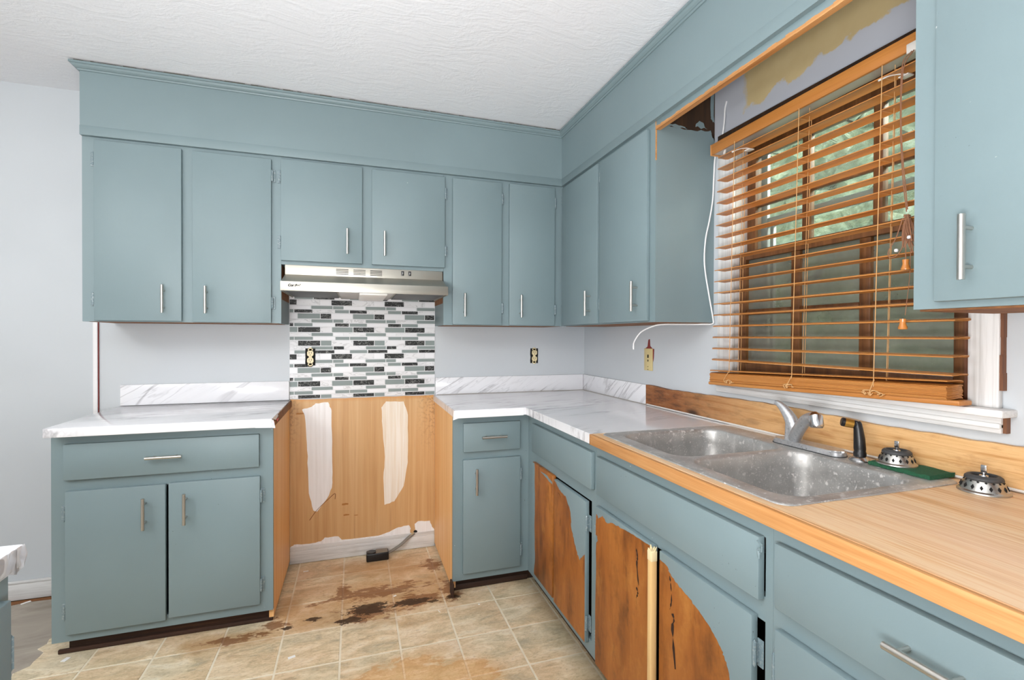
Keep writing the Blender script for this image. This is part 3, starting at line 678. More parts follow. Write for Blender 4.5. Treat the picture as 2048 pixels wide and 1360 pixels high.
for q in ([(-.25, 2.140), (-.20, 2.149), (-.15, 2.142), (-.14, 2.135), (-.24, 2.134)], [(-.10, 2.15), (-.08, 2.178), (-.06, 2.172), (-.04, 2.148)], [(-.022, 2.21), (-.018, 2.31), (-.003, 2.31), (-.003, 2.18), (-.016, 2.19)]):
    b = B(); prism(b, [(p[0], YE-.0024, p[1]) for p in ragged(q, .005, 4, 8)], (0, .0014, 0)); obj('paint_patch', b, BLUE, c, smooth=False)
door(c, FX, -.752, -.3185, 1.333, 2.131, BLUE, (-.682, 1.438), 1, (2.06, 1.426))
door(c, FX, -1.182, -.776, 1.334, 2.129, BLUE, (-1.1175, 1.44), 1, (2.06, 1.429))
b = B(); box(b, XF-.0008, XF+.004, YE-.0006, YE+.0035, 1.99, 2.1475); obj('bare_wood_sliver', b, EDGE, c, smooth=False)
# --- right wall, near
YN = -2.1842
c = thing('upper_cabinet', 'blue-grey upper cabinet on the right wall nearest the camera, with a steel bar handle', 'cabinet', (-.15, -2.75, ZUB))
b = B(); box(b, XF+.019, -.0008, -3.3, YN, ZUB+.001, ZUT-.001); obj('carcass', b, BLUE, c, smooth=False)
frame(c, FX, [(-2.26, YN, ZUB, ZUT), (-2.74, -2.66, ZUB, ZUT), (-3.3, -3.24, ZUB, ZUT), (-3.24, -2.26, ZUB, 1.36), (-3.24, -2.26, 2.11, ZUT)], BLUE)
b = B(); box(b, XF+.019, -.012, -3.3, YN-.001, ZUB-.004, ZUB+.001); obj('underside', b, BROWNRAW, c, smooth=False)
door(c, FX, -2.675, -2.2325, 1.342, 2.130, BLUE_W, (-2.2985, 1.444), -1, (2.05, 1.43))
door(c, FX, -3.24, -2.725, 1.342, 2.130, BLUE_W, (-2.79, 1.444), -1, (2.05, 1.43))
# --- rail across the window niche
c = thing('valance_rail', 'narrow blue-grey rail with a raw wood lower edge, spanning the window niche', 'rail', (XF, -1.7, 2.118))
b = B(); box(b, XF, XF+.019, YN+.0005, YE-.0005, 2.121, ZUT+.02, .001); obj('rail_board', b, BLUE, c)
b = B(); rnd = random.Random(5); n = 60
top = [(XF-.0012-.0012*rnd.random(), YE-.001+(YN-YE+.002)*k/n) for k in range(n+1)]
for k in range(n):
    (xa, ya), (xb_, yb_) = top[k], top[k+1]; zt = 2.126+rnd.uniform(-.002, .002)
    box(b, xa, XF+.0195, yb_, ya, 2.1135, zt)
obj('raw_wood_edge', b, EDGE, c, smooth=False)

# --- base left
def kick(c, x0, x1, y0, y1):
    b = B(); box(b, x0, x1, y0, y1, .0005, .0606); obj('toe_kick', b, KICK, c, smooth=False)
c = thing('base_cabinet', 'blue-grey base cabinet with a wide drawer over two doors, left of the empty range gap', 'cabinet', (-2.19, -.3, 0))
b = B(); box(b, -2.5846, -2.567, YB+.019, YBK-.017, .0606, .877); box(b, -2.567, -1.82, YB+.019, YBK-.017, .0606, .08); box(b, -2.567, -1.82, -.03, YBK-.017, .08, .877); obj('carcass', b, BLUE_W, c, smooth=False)
b = B(); box(b, -1.82, -1.8012, YB+.0185, YBK-.006, .02, .877); obj('raw_side', b, PLYSIDE, c, 'bare plywood side facing the range gap', smooth=False)
frame(c, BY, [(-2.5846, -2.52, .0606, .877), (-1.865, -1.8012, .0606, .877), (-2.52, -1.865, .0606, .11), (-2.52, -1.865, .65, .71), (-2.52, -1.865, .83, .877)], BLUE_W)
kick(c, -2.545, -1.812, -.545, -.53)
b = B(); box(b, -2.578, -1.806, -.558, -.545, .0005, .018, .004); obj('shoe_strip', b, KICK, c)
door(c, BY, -2.5385, -1.8535, .6995, .841, BLUE_W, (-2.197, .773, 'h'), name='drawer')
door(c, BY, -2.534, -2.199, .094, .656, BLUE_W, (-2.2675, .549), -1, (.568, .181))
door(c, BY, -2.189, -1.850, .102, .659, BLUE_W, (-2.1255, .5535), 1, (.571, .184))
# --- base back right
c = thing('base_cabinet', 'narrow blue-grey base cabinet with one drawer and one door, right of the range gap', 'cabinet', (-.82, -.3, 0))
b = B(); box(b, -1.001, -.9835, YB+.0185, YBK-.006, .02, .877); obj('raw_side', b, PLYSIDE, c, 'bare plywood side facing the range gap', smooth=False)
b = B(); box(b, -.9835, -.61, YB+.019, YBK-.017, .0606, .08); box(b, -.9835, -.61, -.03, YBK-.017, .08, .877); box(b, -.625, -.61, YB+.019, -.03, .08, .877); obj('carcass', b, BLUE_W, c, smooth=False)
frame(c, BY, [(-1.001, -.935, .0606, .877), (-.68, XB, .0606, .877), (-.935, -.68, .0606, .11), (-.935, -.68, .65, .71), (-.935, -.68, .83, .877)], BLUE_W)
kick(c, -1.0, -.56, -.545, -.53)
b = B(); box(b, -1.006, -.60, -.556, -.545, .0005, .03, .005); box(b, -1.012, -1.0015, -.62, -.56, .0005, .065, .002); obj('shoe_strip', b, KICK, c)
door(c, BY, -.953, -.6585, .697, .839, BLUE, (-.8015, .7695, 'h'), name='drawer')
door(c, BY, -.954, -.657, .0975, .659, BLUE, (-.8915, .5535), 1, (.566, .178))
# --- right run
def rightbase(label, y0, y1, pieces):
    """y0 > y1"""
    c = thing('base_cabinet', label, 'cabinet', (-.33, (y0+y1)/2, 0))
    b = B(); box(b, XB+.019, -.02, y1, y1+.016, .0606, .877); box(b, XB+.019, -.02, y0-.016, y0, .0606, .877); box(b, XB+.019, -.02, y1+.016, y0-.016, .0606, .08); box(b, -.03, -.02, y1+.016, y0-.016, .08, .877)
    obj('carcass', b, DARKW, c, smooth=False); frame(c, BX, pieces, BLUE_W)
    b = B(); box(b, -.57, -.555, y1, y0, .0005, .0606); obj('toe_kick', b, KICK, c, smooth=False)
    return c
c = rightbase('blue-grey base cabinet in the inner corner with two doors stripped to orange wood', YB-.0005, -1.322, [(-1.322, -1.284, .0606, .877), (-.70, YB-.0005, .0606, .877), (-1.284, -.70, .0606, .115), (-1.284, -.70, .645, .70), (-1.284, -.70, .83, .877)])
door(c, BX, -1.31, -.678, .698, .838, BLUE_W, name='drawer_front')
d = door(c, BX, -.946, -.690, .106, .650, DOORW, hinge=1, hz=(.553, .164), label='narrow door stripped to dark orange wood')
paint_layer(d, BX, [(-.691, .107), (-.691, .649), (-.72, .649), (-.728, .50), (-.722, .35), (-.732, .2), (-.718, .107)], 11, (0, 6), .003)
paint_layer(d, BX, [(-.80, .632), (-.85, .625), (-.90, .616), (-.942, .612), (-.942, .622), (-.87, .636)], 12, (), .002)
gouge(d, BX, [(-.90, .60), (-.905, .55), (-.91, .47)], 2); gouge(d, BX, [(-.84, .36), (-.845, .30)], 3)
d = door(c, BX, -1.266, -.962, .10, .641, BLUE_W, hinge=-1, hz=(.557, .176), label='door half stripped to orange wood, blue-grey paint left at its upper corner')
bare_patch(d, BX, [(-.9645, .636), (-1.03, .612), (-1.091, .600), (-1.135, .553), (-1.146, .486), (-1.17, .45), (-1.199, .41), (-1.224, .399), (-1.245, .42), (-1.2635, .438), (-1.2635, .1025), (-.9645, .1025)], 13, (9, 10, 11))
gouge(d, BX, [(-1.0, .60), (-1.03, .585), (-1.04, .55), (-1.03, .46)], 4, .007); gouge(d, BX, [(-1.13, .22), (-1.132, .16)], 5)
c = rightbase('blue-grey sink base cabinet with two wood-stripped doors under the steel sink', -1.3225, -2.116, [(-1.375, -1.3225, .0606, .877), (-2.116, -2.096, .0606, .877), (-2.096, -1.375, .0606, .11), (-2.096, -1.375, .645, .70), (-2.096, -1.375, .83, .877)])
d = door(c, BX, -2.094, -1.3505, .6945, .833, BLUE_W, name='drawer_front')
b = B(); rnd = random.Random(2)
for k in range(14): 
    zz = .825-.03*k/14; tube(b, [BX(-2.094+rnd.uniform(-.004, .003), .012+rnd.uniform(0, .008), zz), BX(-2.094+rnd.uniform(-.004, .003), .012+rnd.uniform(0, .008), zz-.01)], .0026, 5)
obj('paint_drip', b, BLUE_W, d, 'lumpy paint drip at the corner')
d = door(c, BX, -1.7035, -1.347, .075, .652, BLUE_W, hinge=1, hz=(.553, .17), label='door stripped to bright orange wood')
bare_patch(d, BX, [(-1.351, .55), (-1.353, .60), (-1.356, .625), (-1.372, .612), (-1.40, .634), (-1.43, .620), (-1.47, .634), (-1.53, .638), (-1.60, .645), (-1.698, .6475), (-1.7005, .078), (-1.351, .078), (-1.351, .30), (-1.356, .52), (-1.368, .53), (-1.364, .545)], 14, (9, 10, 11), .0025)
b = B(); fbox(b, BX, -1.7042, -1.7033, .002, TH-.002, .08, .63); obj('bare_door_edge', b, DARKW, d, smooth=False)
gouge(d, BX, [(-1.62, .61), (-1.628, .585), (-1.622, .56), (-1.63, .50)], 6, .016); gouge(d, BX, [(-1.618, .49), (-1.625, .475), (-1.62, .455)], 7, .022); gouge(d, BX, [(-1.64, .6), (-1.642, .4)], 8, .003)
d = door(c, BX, -2.0765, -1.7355, .09, .653, BLUE_W, hinge=-1, hz=(.57, .18), label='door with a curved half stripped to orange wood and half blue-grey paint')
bare_patch(d, BX, [(-1.738, .628), (-1.775, .624), (-1.782, .612), (-1.811, .597), (-1.859, .586), (-1.906, .570), (-1.948, .55), (-1.981, .525), (-2.002, .50), (-2.012, .47), (-2.018, .40), (-2.015, .25), (-2.01, .0925), (-1.738, .0925)], 16, (12, 13), .003)
gouge(d, BX, [(-1.785, .605), (-1.79, .58), (-1.792, .54), (-1.79, .51)], 9, .014); gouge(d, BX, [(-1.80, .505), (-1.805, .49), (-1.8, .46), (-1.81, .36)], 10, .019)
c = rightbase('blue-grey base cabinet nearest the camera with a steel bar handle on its drawer', -2.1165, -3.3, [(-2.165, -2.1165, .0606, .877), (-2.72, -2.62, .0606, .877), (-3.3, -3.24, .0606, .877), (-3.24, -2.165, .0606, .11), (-3.24, -2.165, .65, .70), (-3.24, -2.165, .83, .877)])
d = door(c, BX, -2.66, -2.1355, .7005, .8375, BLUE_W, name='drawer'); add_handle(d, BX, -2.43, .775, TH, .11, True, .036)
door(c, BX, -2.66, -2.137, .09, .657, BLUE_W, (-2.58, .55), 1, (.575, .18))
d = door(c, BX, -3.24, -2.68, .7005, .8375, BLUE_W, (-2.96, .775, 'h'), name='drawer')
door(c, BX, -3.24, -2.68, .09, .657, BLUE_W, (-2.75, .55), -1, (.575, .18))
# stick wedged between the stripped sink doors
st = thing('wooden_stick', 'slim pale wooden stick standing between the two stripped sink doors', 'stick', (XB-.026, -1.719, 0))
b = B(); box(b, XB-.041, XB-.0215, -1.7305, -1.7085, .0, .648, .004); obj('shaft', b, POLE, st)
b = B(); rnd = random.Random(4)
for k in range(9): a = rnd.uniform(0, 6.28); tube(b, [(XB-.031+.006*math.cos(a), -1.7195+.007*math.sin(a), .64), (XB-.031+.011*math.cos(a), -1.7195+.012*math.sin(a), .652+rnd.uniform(0, .008))], [.004, .0015], 5)
box(b, XB-.0415, XB-.021, -1.731, -1.708, .618, .6485, .003); obj('frayed_tip', b, simple('pale_frayed_wood', '#E4D2A6', .8), st)

# --- cabinet at the left edge (opposite run)
XI = -2.006; IX = FACES['X'](XI)
c = thing('base_cabinet', 'blue-grey cabinet end cut off by the left edge, below a crumpled marble corner', 'cabinet', (-2.3, -2.4, 0))
b = B(); box(b, -2.60, XI-.019, -3.4, -1.908, .0606, .876); obj('carcass', b, BLUE_W, c, smooth=False)
frame(c, IX, [(-1.945, -1.908, .0606, .876), (-2.5, -2.42, .0606, .876), (-3.4, -3.33, .0606, .876), (-3.33, -1.945, .0606, .11), (-3.33, -1.945, .83, .876)], BLUE_W)
b = B(); box(b, -2.60, XI-.05, -3.39, -1.93, .0005, .0606); obj('toe_kick', b, KICK, c, smooth=False)
door(c, IX, -2.44, -1.934, .09, .84, BLUE_W, (-2.37, .65), 1, (.75, .18)); door(c, IX, -3.33, -2.48, .09, .84, BLUE_W, (-2.55, .65), -1, (.72, .18))

# ------------------------------------------------------------------ countertops and splashes
ct = thing('laminate_countertop', 'short white marble-look countertop on the left base cabinet', 'countertop', (-2.19, -.32, .878))
b = B(); box(b, -2.577, -1.7955, -.6526, -.0045, .878, ZT, .003, 2); obj('slab', b, MARB, ct)
b = B(); box(b, -1.7955, -1.7915, -.60, -.0055, .874, .9085, .001); obj('bare_end', b, BROWNRAW, ct)
b = B(); prism(b, [(-1.80, -.6535, .9135), (-1.789, -.648, .905), (-1.783, -.645, .872), (-1.80, -.6545, .876), (-1.86, -.6545, .8785)], (0, .003, 0)); prism(b, [(-1.795, -.645, .913), (-1.7895, -.60, .90), (-1.7895, -.52, .905), (-1.795, -.50, .9125)], (.0012, 0, .0008)); obj('peeling_laminate', b, MARB, ct, smooth=False)
b = B(); prism(b, [(-1.7905, -.648, .905), (-1.7895, -.625, .898), (-1.7895, -.638, .878)], (.001, 0, 0)); prism(b, [(-1.7895, -.58, .90), (-1.7895, -.50, .893), (-1.7895, -.54, .882)], (.001, 0, 0)); obj('red_backing', b, REDTAG, ct, 'bright red torn backing', smooth=False)
ct = thing('laminate_countertop', 'white marble-look corner countertop between the range gap and the sink', 'countertop', (-.5, -.5, .878))
b = B(); prism(b, [(-1.009, -.0045, .878), (-1.009, -.6526, .878), (-.648, -.6526, .878), (-.648, -1.3435, .878), (-.0045, -1.3435, .878), (-.0045, -.0045, .878)], (0, 0, ZT-.878))
bmesh.ops.bevel(b, geom=[e for e in b.edges if all(v.co.z > .9 for v in e.verts)], offset=.003, segments=2, affect='EDGES'); obj('slab', b, MARB, ct)
b = B(); box(b, -1.012, -.66, -.6555, -.6526, .8755, .9125, .0012); prism(b, [(-1.012, -.6555, .913), (-1.016, -.6555, .868), (-.99, -.656, .876), (-.98, -.656, .912)], (0, .002, 0)); obj('wrapped_edge', b, simple('white_laminate_edge', '#EEEEF0', .2), ct, smooth=False)
b = B(); tube(b, [(-.0195, -.745, .9155), (-.0195, -.0195, .9155), (-.99, -.0195, .9155)], .0022, 6); obj('caulk_seam', b, simple('grey_caulk', '#A09A92', .6), ct)
# wood counter with sink cut-out
SX0, SX1, SY0, SY1 = -.615, -.052, -2.150, -1.356
ct = thing('wood_countertop', 'bare sanded plywood countertop around the sink and towards the camera', 'countertop', (-.33, -2.3, .878))
b = B(); o_ = .012
for (x0, x1, y0, y1) in ((-.638, SX0+o_, -3.3, -1.3445), (SX1-o_, -.0045, -3.3, -1.3445), (SX0+o_, SX1-o_, -3.3, SY0+o_), (SX0+o_, SX1-o_, SY1-o_, -1.3445)): box(b, x0, x1, y0, y1, .8785, ZT)
obj('top_sheet', b, COUNTER, ct, smooth=False)
b = B(); box(b, -.650, -.6382, -3.3, -1.3448, .876, ZT-.0008, .002); obj('front_edge', b, EDGE, ct, 'orange solid-wood front edge')
b = B(); box(b, -.650, -.6385, -1.3448, -1.3436, .8755, ZT-.0005); obj('end_strip', b, BROWNRAW, ct, smooth=False)
b = B(); box(b, -.048, -.0245, -1.60, -1.3445, ZT, ZT+.0016); obj('laminate_remnant', b, simple('white_remnant', '#E9E6E4', .3), ct, smooth=False)
# island counter
ct = thing('laminate_countertop', 'crumpled white marble-look counter corner at the left edge', 'countertop', (-2.3, -2.4, .877))
b = B(); box(b, -2.64, -1.992, -3.4, -1.893, .878, ZT, .003); obj('slab', b, MARB, ct)
b = B(); rnd = random.Random(9)
ys = [-1.8915-.006*k for k in range(10)]+[-1.98-.12*k for k in range(12)]
tp = [b.verts.new((-1.9925+.001*math.sin(k*2.1), y, ZT-.0005)) for k, y in enumerate(ys)]
md = [b.verts.new((-1.9905+.0025*math.sin(k*1.3+1), y, .897)) for k, y in enumerate(ys)]
bt = [b.verts.new((-1.9925+.002*math.sin(k*1.9), y, .875+.004*math.sin(k*.8+2))) for k, y in enumerate(ys)]
for k in range(len(ys)-1):
    b.faces.new((tp[k], tp[k+1], md[k+1], md[k])); b.faces.new((md[k], md[k+1], bt[k+1], bt[k]))
bmesh.ops.solidify(b, geom=b.faces[:], thickness=.0015); obj('folded_edge', b, MARB, ct)
# marble splashes
def splash(label, x0, x1, y0, y1, mat):
    b = B(); box(b, x0, x1, y0, y1, ZT+.0005, 1.0175, .0015); o = obj('backsplash', b, mat, None, label, cat='backsplash')
splash('white marble-look backsplash strip behind the short left counter', -2.577, -1.8035, -.017, -.0008, MARB_B)
splash('white marble-look backsplash strip on the back wall right of the mosaic', -.998, -.018, -.017, -.0008, MARB_B)
splash('white marble-look backsplash strip on the right wall, left of the wooden board', -.017, -.0008, -.7462, -.0008, MARB_R)
wb = thing('wood_backsplash', 'rough wooden backsplash board with a white caulk line, behind the sink', 'backsplash', (-.01, -2, .915))
b = B(); rnd = random.Random(6); n = 64; pts = [(-3.3, .916), (-.7478, .916), (-.7478, 1.0185)]+[(-.7478-(2.55)*k/n, 1.019+rnd.uniform(-.003, .002)-.004*math.sin(k*.25)) for k in range(1, n)]+[(-3.3, 1.02)]
prism(b, [(-.0008, p[0], p[1]) for p in pts], (-.019, 0, 0)); obj('board', b, BOARD, wb, smooth=False)
b = B(); tube(b, curve([(-.022, -.76, .919), (-.0225, -1.4, .919), (-.022, -2.0, .919), (-.022, -2.6, .919), (-.022, -3.3, .919)], 4), .0036, 6); obj('caulk_line', b, simple('white_caulk', '#DEDBD6', .5), wb)

# ------------------------------------------------------------------ sink
sk = thing('kitchen_sink', 'double-bowl stainless steel sink spotted with paint, under the window', 'sink', (-.33, -1.75, ZT))
b = B(); outer = rrect(SX0, SX1, SY0, SY1, .035, 6); ZR = ZT+.004
bowls = [rrect(-.556, -.155, -1.735, -1.392, .06, 8), rrect(-.558, -.155, -2.108, -1.772, .06, 8)]
def ring(P, z, s=0.0):
    cx = sum(p[0] for p in P)/len(P); cy = sum(p[1] for p in P)/len(P); hx = max(abs(p[0]-cx) for p in P); hy = max(abs(p[1]-cy) for p in P)
    return [b.verts.new((cx+(p[0]-cx)*(1-s/hx), cy+(p[1]-cy)*(1-s/hy), z)) for p in P]
def loopedges(R): return [b.edges.new((R[i], R[(i+1) % len(R)])) for i in range(len(R))]
def bridge(A, C):
    for i in range(len(A)): b.faces.new((A[i], A[(i+1) % len(A)], C[(i+1) % len(A)], C[i]))
ro = ring(outer, ZR, .006); rlow = ring(outer, ZT+.0005, 0); rmid = ring(outer, ZR-.001, .0015)
E_ = loopedges(ro); holes = []
for P in bowls:
    r0 = ring(P, ZR-.001, -.008); E_ += loopedges(r0); holes.append((P, r0))
bmesh.ops.triangle_fill(b, use_beauty=True, edges=E_)
bridge(ro, rmid); bridge(rmid, rlow)
for P, r0 in holes:
    prev = r0
    for zz, s in ((ZR-.004, -.002), (ZR-.012, .001), (ZR-.05, .004), (ZR-.14, .010), (ZR-.160, .018), (ZR-.168, .04), (ZR-.170, .09)):
        cur = ring(P, zz, s); bridge(prev, cur); prev = cur
    b.faces.new(prev)
obj('basin', b, SINK, sk, angle=45)
for P in bowls:
    cx = sum(p[0] for p in P)/len(P); cy = sum(p[1] for p in P)/len(P)
    b = B(); lathe(b, [(.044, -.1695+ZR), (.040, -.168+ZR), (.034, -.172+ZR), (0, -.173+ZR)], (cx, cy, 0), 24); obj('drain', b, CHROME, sk)
# faucet
fc = thing('faucet', 'paint-flecked chrome single-lever faucet behind the sink bowls', 'faucet', (-.105, -1.765, ZR))
b = B(); prism(b, [(p[0], p[1], ZR) for p in rrect(-.134, -.078, -1.888, -1.648, .0275, 8)], (0, 0, .017)); bmesh.ops.bevel(b, geom=[e for e in b.edges if all(v.co.z > ZR+.01 for v in e.verts)], offset=.005, segments=3, affect='EDGES'); obj('base_plate', b, SCALY, fc)
b = B(); prism(b, [(p[0], p[1], ZR-.0005) for p in rrect(-.1362, -.0765, -1.890, -1.646, .0285, 8)], (0, 0, .0022)); obj('gasket', b, RUBBER, fc)  # dark slab added to draw the shadow line under the base plate
b = B(); lathe(b, [(.028, .012), (.0265, .018), (.025, .03), (.024, .06), (.0245, .066), (.022, .074), (0, .076)], (-.105, -1.715, ZR), 24); obj('body', b, SCALY, fc)
b = B(); P = curve([(-.105, -1.714, ZR+.062), (-.105, -1.706, ZR+.080), (-.107, -1.692, ZR+.100), (-.110, -1.677, ZR+.117), (-.114, -1.663, ZR+.128), (-.117, -1.653, ZR+.132)], 4)
tube(b, P, [.0225-.0165*(k/(len(P)-1))**1.15 for k in range(len(P))], 14); obj('lever', b, SCALY, fc)
b = B(); P = curve([(-.112, -1.724, ZR+.022), (-.135, -1.760, ZR+.058), (-.163, -1.806, ZR+.094), (-.186, -1.846, ZR+.112), (-.203, -1.874, ZR+.116)], 4); tube(b, P, [.019-.003*k/len(P) for k in range(len(P))], 14); obj('spout', b, SCALY, fc)
b = B(); tube(b, [(-.199, -1.868, ZR+.124), (-.203, -1.875, ZR+.121), (-.208, -1.883, ZR+.097), (-.209, -1.884, ZR+.092)], [.013, .0185, .0185, .0155], 16); obj('aerator', b, CHROME, fc)
# sprayer
sp_ = thing('sink_sprayer', 'black pull-out sprayer with a worn gold band, right of the faucet', 'sprayer', (-.095, -1.925, ZR))
b = B(); lathe(b, [(.027, .0), (.027, .003), (.022, .009), (.015, .013), (0, .013)], (-.095, -1.925, ZR), 24); obj('escutcheon', b, CHROME, sp_)
b = B(); tube(b, [(-.095, -1.925, ZR+.012), (-.095, -1.925, ZR+.022), (-.095, -1.925, ZR+.026), (-.095, -1.9245, ZR+.034), (-.095, -1.923, ZR+.062), (-.0955, -1.9205, ZR+.088), (-.0965, -1.918, ZR+.102), (-.0975, -1.9155, ZR+.107)], [.0160, .0160, .0142, .0152, .0140, .0118, .0112, .0105], 14); obj('grip', b, BLACK, sp_)
d_ = Vector((-.030, .026, .007)).normalized(); p0 = Vector((-.0965, -1.917, ZR+.100))
b = B(); tube(b, [p0-d_*.008, p0, p0+d_*.010], [.009, .0115, .012], 14); tube(b, [p0+d_*.029, p0+d_*.036, p0+d_*.039], [.0127, .0127, .010], 14); obj('nozzle', b, BLACK, sp_)
b = B(); tube(b, [p0+d_*.009, p0+d_*.030], [.0126, .0131], 14); obj('gold_band', b, GOLD, sp_, 'worn gold band')
# scouring pad
b = B(); rr = random.Random(3)
bmesh.ops.create_grid(b, x_segments=16, y_segments=10, size=.5)
top = b.faces[:]; ex = bmesh.ops.extrude_face_region(b, geom=top); 
for v in [g for g in ex['geom'] if isinstance(g, bmesh.types.BMVert)]: v.co.z += 1
ax = Vector((-.006, -.155, 0)); ay = Vector((.093, .0, 0)); c0 = Vector((-.0725, -2.040, ZR+.0005))
for v in b.verts:
    u, w, h = v.co.x, v.co.y, v.co.z
    v.co = c0+ax*u*1.0+ay*w+Vector((0, 0, h*(.0098+.0012*math.sin(u*14)+rr.uniform(-.0008, .0008))))
    v.co.x += rr.uniform(-.0012, .0012); v.co.y += rr.uniform(-.0012, .0012)
obj('scouring_pad', b, SPONGE, None, 'flat green scouring pad on the sink ledge', cat='scouring pad')
# strainers
def strainer(label, x, y, z, s=1.0):
    t = thing('sink_strainer', label, 'strainer', (x, y, z))
    b = B(); lathe(b, [(.046*s, 0), (.0455*s, .003), (.0415*s, .006), (.0395*s, .012), (.0365*s, .020), (.032*s, .027), (.0295*s, .031), (.012*s, .032), (0, .0315)], (x, y, z), 32); obj('basket', b, STEEL2, t)
    b = B(); lathe(b, [(.0322*s, .0275), (.0338*s, .0295), (.0325*s, .034), (.0285*s, .0375), (.0235*s, .0385), (.0215*s, .036), (.0215*s, .032)], (x, y, z), 32); obj('gasket', b, RUBBER, t)
    b = B(); tube(b, [(x, y, z+.0325), (x, y, z+.044)], .0036, 8); box(b, x-.0024, x+.0024, y-.0058, y+.0058, z+.043, z+.0605, .0018); lathe(b, [(.010, .032), (.008, .037), (.004, .038)], (x, y, z), 16); obj('knob', b, CHROME, t)
    b = B()
    for k in range(16):
        a = 2*math.pi*k/16; e = Vector((math.cos(a), math.sin(a), 0)); tt = Vector((-e.y, e.x, 0)); n = (e*.9+Vector((0, 0, .38))).normalized(); w = tt.cross(n)
        p = Vector((x, y, z+.0145))+e*(.0390*s); q = [p+tt*.0032, p+w*.0056, p-tt*.0032, p-w*.0056]; prism(b, [v_-n*.001 for v_ in q], n*.0018)
        a2 = a+math.pi/16; e = Vector((math.cos(a2), math.sin(a2), 0)); tt = Vector((-e.y, e.x, 0)); n = (e*.75+Vector((0, 0, .6))).normalized(); w = tt.cross(n)
        p = Vector((x, y, z+.0255))+e*(.0332*s); q = [p+tt*.0028, p+w*.0022, p-tt*.0028, p-w*.0022]; prism(b, [v_-n*.001 for v_ in q], n*.0018)
    obj('perforations', b, DARK, t, smooth=False); return t
STEEL2 = mat_steel('strainer_steel', '#B9B7B2', .3, (60, 60, 60))
strainer('steel basket strainer lying upside down on the green scouring pad', -.078, -2.012, ZR+.0112, .98)
strainer('steel basket strainer upside down on the bare wood counter', -.085, -2.2045, ZT+.0005, 1.02)

# ------------------------------------------------------------------ range hood
hd = thing('range_hood', 'stainless steel under-cabinet range hood with vents and two switches', 'range hood', (-1.4, -.22, 1.477))
hx0, hx1 = -1.7885, -1.0065
b = B(); box(b, hx0, hx1, -.30, -.0045, 1.565, 1.6195, .001); obj('housing', b, STEEL, hd)
b = B(); prism(b, [(hx0+.001, -.3005, 1.572), (hx0+.001, -.30, 1.560), (hx0+.001, -.449, 1.516), (hx0+.001, -.4505, 1.522)], (hx1-hx0-.002, 0, 0)); obj('sloped_apron', b, STEEL, hd, smooth=False)
b = B(); box(b, -1.7895, -1.0035, -.456, -.4485, 1.478, 1.5225, .0012); box(b, -1.7895, -1.785, -.449, -.005, 1.478, 1.517, .001); box(b, -1.008, -1.0035, -.449, -.005, 1.478, 1.517, .001); obj('lip', b, STEEL, hd)
b = B(); box(b, -1.785, -1.008, -.4485, -.0048, 1.4835, 1.487); obj('bottom_pan', b, STEEL, hd, smooth=False)
for xa, xb in ((-1.775, -1.545), (-1.26, -1.02)): b = B(); box(b, xa, xb, -.42, -.03, 1.479, 1.4835, .002); obj('filter', b, FILTER, hd)
b = B(); box(b, -1.535, -1.435, -.44, -.02, 1.476, 1.4835, .003); box(b, -1.31, -1.275, -.44, -.02, 1.476, 1.4835, .003); obj('lamp_housing', b, simple('pale_lamp_housing', '#BDBDBD', .5), hd)
b = B(); box(b, -1.44, -1.305, -.44, -.03, 1.468, 1.4835, .006); obj('lamp_lens', b, LENS, hd)
for xa in (-1.551, -1.467, -1.384):
    for k in range(4): b = B(); box(b, xa, xa+.060, -.3012, -.2995, 1.6055-.0078*k, 1.6085-.0078*k); obj('vent_slot', b, DARK, hd, smooth=False)
for xa in (-1.226, -1.189): b = B(); box(b, xa-.0005, xa+.0145, -.3025, -.2995, 1.588, 1.612, .001); s_ = obj('switch', b, BLACK, hd); b = B(); box(b, xa+.004, xa+.010, -.3045, -.302, 1.595, 1.606, .001); obj('rocker', b, simple('grey_rocker', '#8A8A8A', .4), s_)
def text(name, body, size, loc, rot, mat, parent, shear=0.0, bold=.0):
    cu = bpy.data.curves.new(name, 'FONT'); cu.body = body; cu.size = size; cu.align_x = 'LEFT'; cu.extrude = .0003; cu.shear = shear; cu.offset = bold
    tmp = bpy.data.objects.new(name, cu); COL.objects.link(tmp); dg = bpy.context.evaluated_depsgraph_get()
    me = bpy.data.meshes.new_from_object(tmp.evaluated_get(dg)); bpy.data.objects.remove(tmp); me.materials.clear(); me.materials.append(mat); me.name = name
    o = link(bpy.data.objects.new(name, me), parent, loc); o.rotation_euler = rot; return o
text('lettering', "Comfee'", .0155, (-1.7575, -.4563, 1.4985), (math.pi/2, 0, 0), simple('black_print', '#0A0A0A', .8), hd, .25, .0008)

